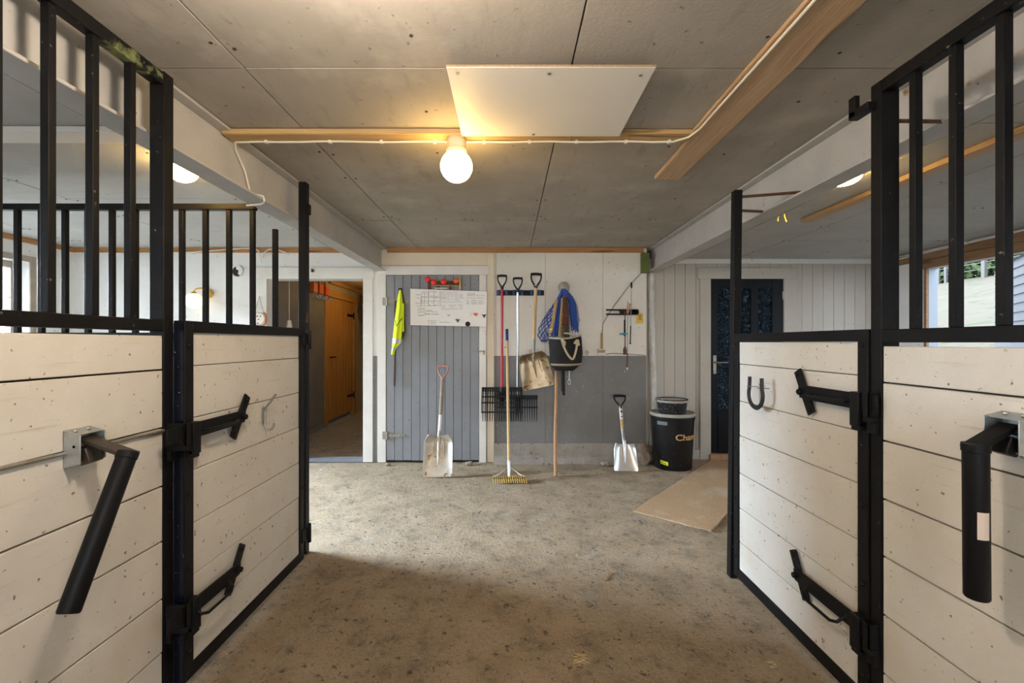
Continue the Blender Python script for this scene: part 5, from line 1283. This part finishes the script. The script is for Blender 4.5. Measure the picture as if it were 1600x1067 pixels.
tl = ['green tree on the pasture rim beside the blue window jamb', 'green tree on the pasture rim between the two stall bars', 'green tree on the pasture rim above the fence post', 'green tree on the pasture rim next to the clapboard shed', 'green tree half hidden behind the clapboard shed', 'green tree on the pasture rim furthest towards the black door']
for k, (x, y, h, w) in enumerate(((31.6, 33.2, 5.5, 1.9), (33.0, 31.5, 6.5, 2.0), (31.4, 29.9, 6, 1.8), (33.2, 28.2, 6.5, 2.0), (31.6, 26.5, 6, 1.9), (33.0, 35.0, 5.5, 2.0))): tree(x, y, h, w, tl[k], 11+k)
for k, (px, Yf, w, h) in enumerate(((1538, 28.2, .22, 1.3), (1478, 30.6, .15, 1.1), (1467, 31.1, .12, 1.4))):
    x = X(px, Yf); z = hz(x, Yf); b = MB(); b.box(x-w/2, x+w/2, Yf-w/2, Yf+w/2, z-.2, z+h)
    tag(b.build('fence_post', 'post_white', bevel=.02), ('thick pale fence post on the pasture rim', 'thin pale fence post left of the thick one', 'thin pale fence post beside the window jamb')[k], 'fence post', 'fence posts on the pasture')
b = MB(); p0, p1, p2 = (X(1538, 28.2), 28.2), (X(1478, 30.6), 30.6), (X(1467, 31.1), 31.1)
for dz in (.55, .95): b.tube([(q[0], q[1], hz(q[0], q[1]) + dz) for q in (p2, p1, p0, (X(1600, 26), 26))], .025, 5)
tag(b.build('fence_wire', 'post_white'), 'pale fence wires between the posts on the pasture', 'fence wire')
# clapboard shed: one face runs towards the barn
c0 = Vector((7.5, 7.04, 0)); du = Vector((-.58, -.81, 0)).normalized(); dn = Vector((.81, -.58, 0)).normalized()
t = thing('shed', c0, 'grey clapboard shed outside the right window', 'shed')
b = MB(); R = Matrix(((du.x, dn.x, 0, c0.x), (du.y, dn.y, 0, c0.y), (0, 0, 1, 0), (0, 0, 0, 1))); b.M = R
LS, DS, HS = 2.6, 1.8, 2.42
b.box(.02, LS-.02, .03, DS-.03, 0, HS)
nb = 20
for i in range(nb):
    z0 = i*HS/nb; z1 = z0 + HS/nb - .008
    b.prism([(.005, z0), (.022, z1), (.03, z1), (.03, z0)], 'x', 0, LS); b.prism([(DS-.005, z0), (DS-.022, z1), (DS-.03, z1), (DS-.03, z0)], 'x', 0, LS)
    b.box(.0, .02, .02, DS-.02, z0, z1); b.box(LS-.02, LS, .02, DS-.02, z0, z1)
b.build('clapboard_wall', 'clapboard', t)
b = MB(); b.M = R; b.prism([(-.02, HS), (DS/2, HS+.35), (DS+.02, HS)], 'x', -.02, LS+.02); b.build('roof', 'clapboard', t)

# ------------------------------------------------------------------ daylight, camera, view
w = bpy.data.worlds.new('daylight'); SC.world = w; w.use_nodes = True
bg = w.node_tree.nodes['Background']; bg.inputs[0].default_value = (.80, .90, 1.0, 1); bg.inputs[1].default_value = WORLD
cam = bpy.data.cameras.new('camera'); sl = bpy.data.lights.new('hazy_sun', 'SUN'); so = bpy.data.objects.new('hazy_sun', sl); COL.objects.link(so)
sl.energy = SUN; sl.angle = math.radians(90); sl.color = (.74, .86, 1.0)
so.rotation_euler = Vector((1, -.20, -.47)).to_track_quat('-Z', 'Y').to_euler()
# area lamp added outside the left window, standing in for bright sky
al = bpy.data.lights.new('window_daylight', 'AREA'); ao = bpy.data.objects.new('window_daylight', al); COL.objects.link(ao)
al.shape = 'RECTANGLE'; al.size = 2.3; al.size_y = 1.9; al.energy = WINDOW_FILL; al.color = (.66, .82, 1.0)
ao.location = (-7.6, 4.25, 2.85); ao.rotation_euler = (Vector((-3.2, 3.5, .9)) - Vector(ao.location)).to_track_quat('-Z', 'Y').to_euler()
co = bpy.data.objects.new('camera', cam); COL.objects.link(co)
co.location = (0, 0, EYE); co.rotation_euler = (PI/2, 0, 0)
cam.sensor_width = 36; cam.lens = F/1600*36; cam.shift_x = (800-VX)/1600; cam.shift_y = -(533.5-VY)/1600
cam.clip_start = .02; cam.clip_end = 200
SC.camera = co
SC.cycles.use_denoising = True
SC.cycles.max_bounces = 10; SC.cycles.diffuse_bounces = 6
SC.cycles.sample_clamp_indirect = 8
vs = SC.view_settings
vs.view_transform = 'Standard'; vs.look = 'None'; vs.gamma = 1; vs.use_curve_mapping = False; vs.exposure = 1.12
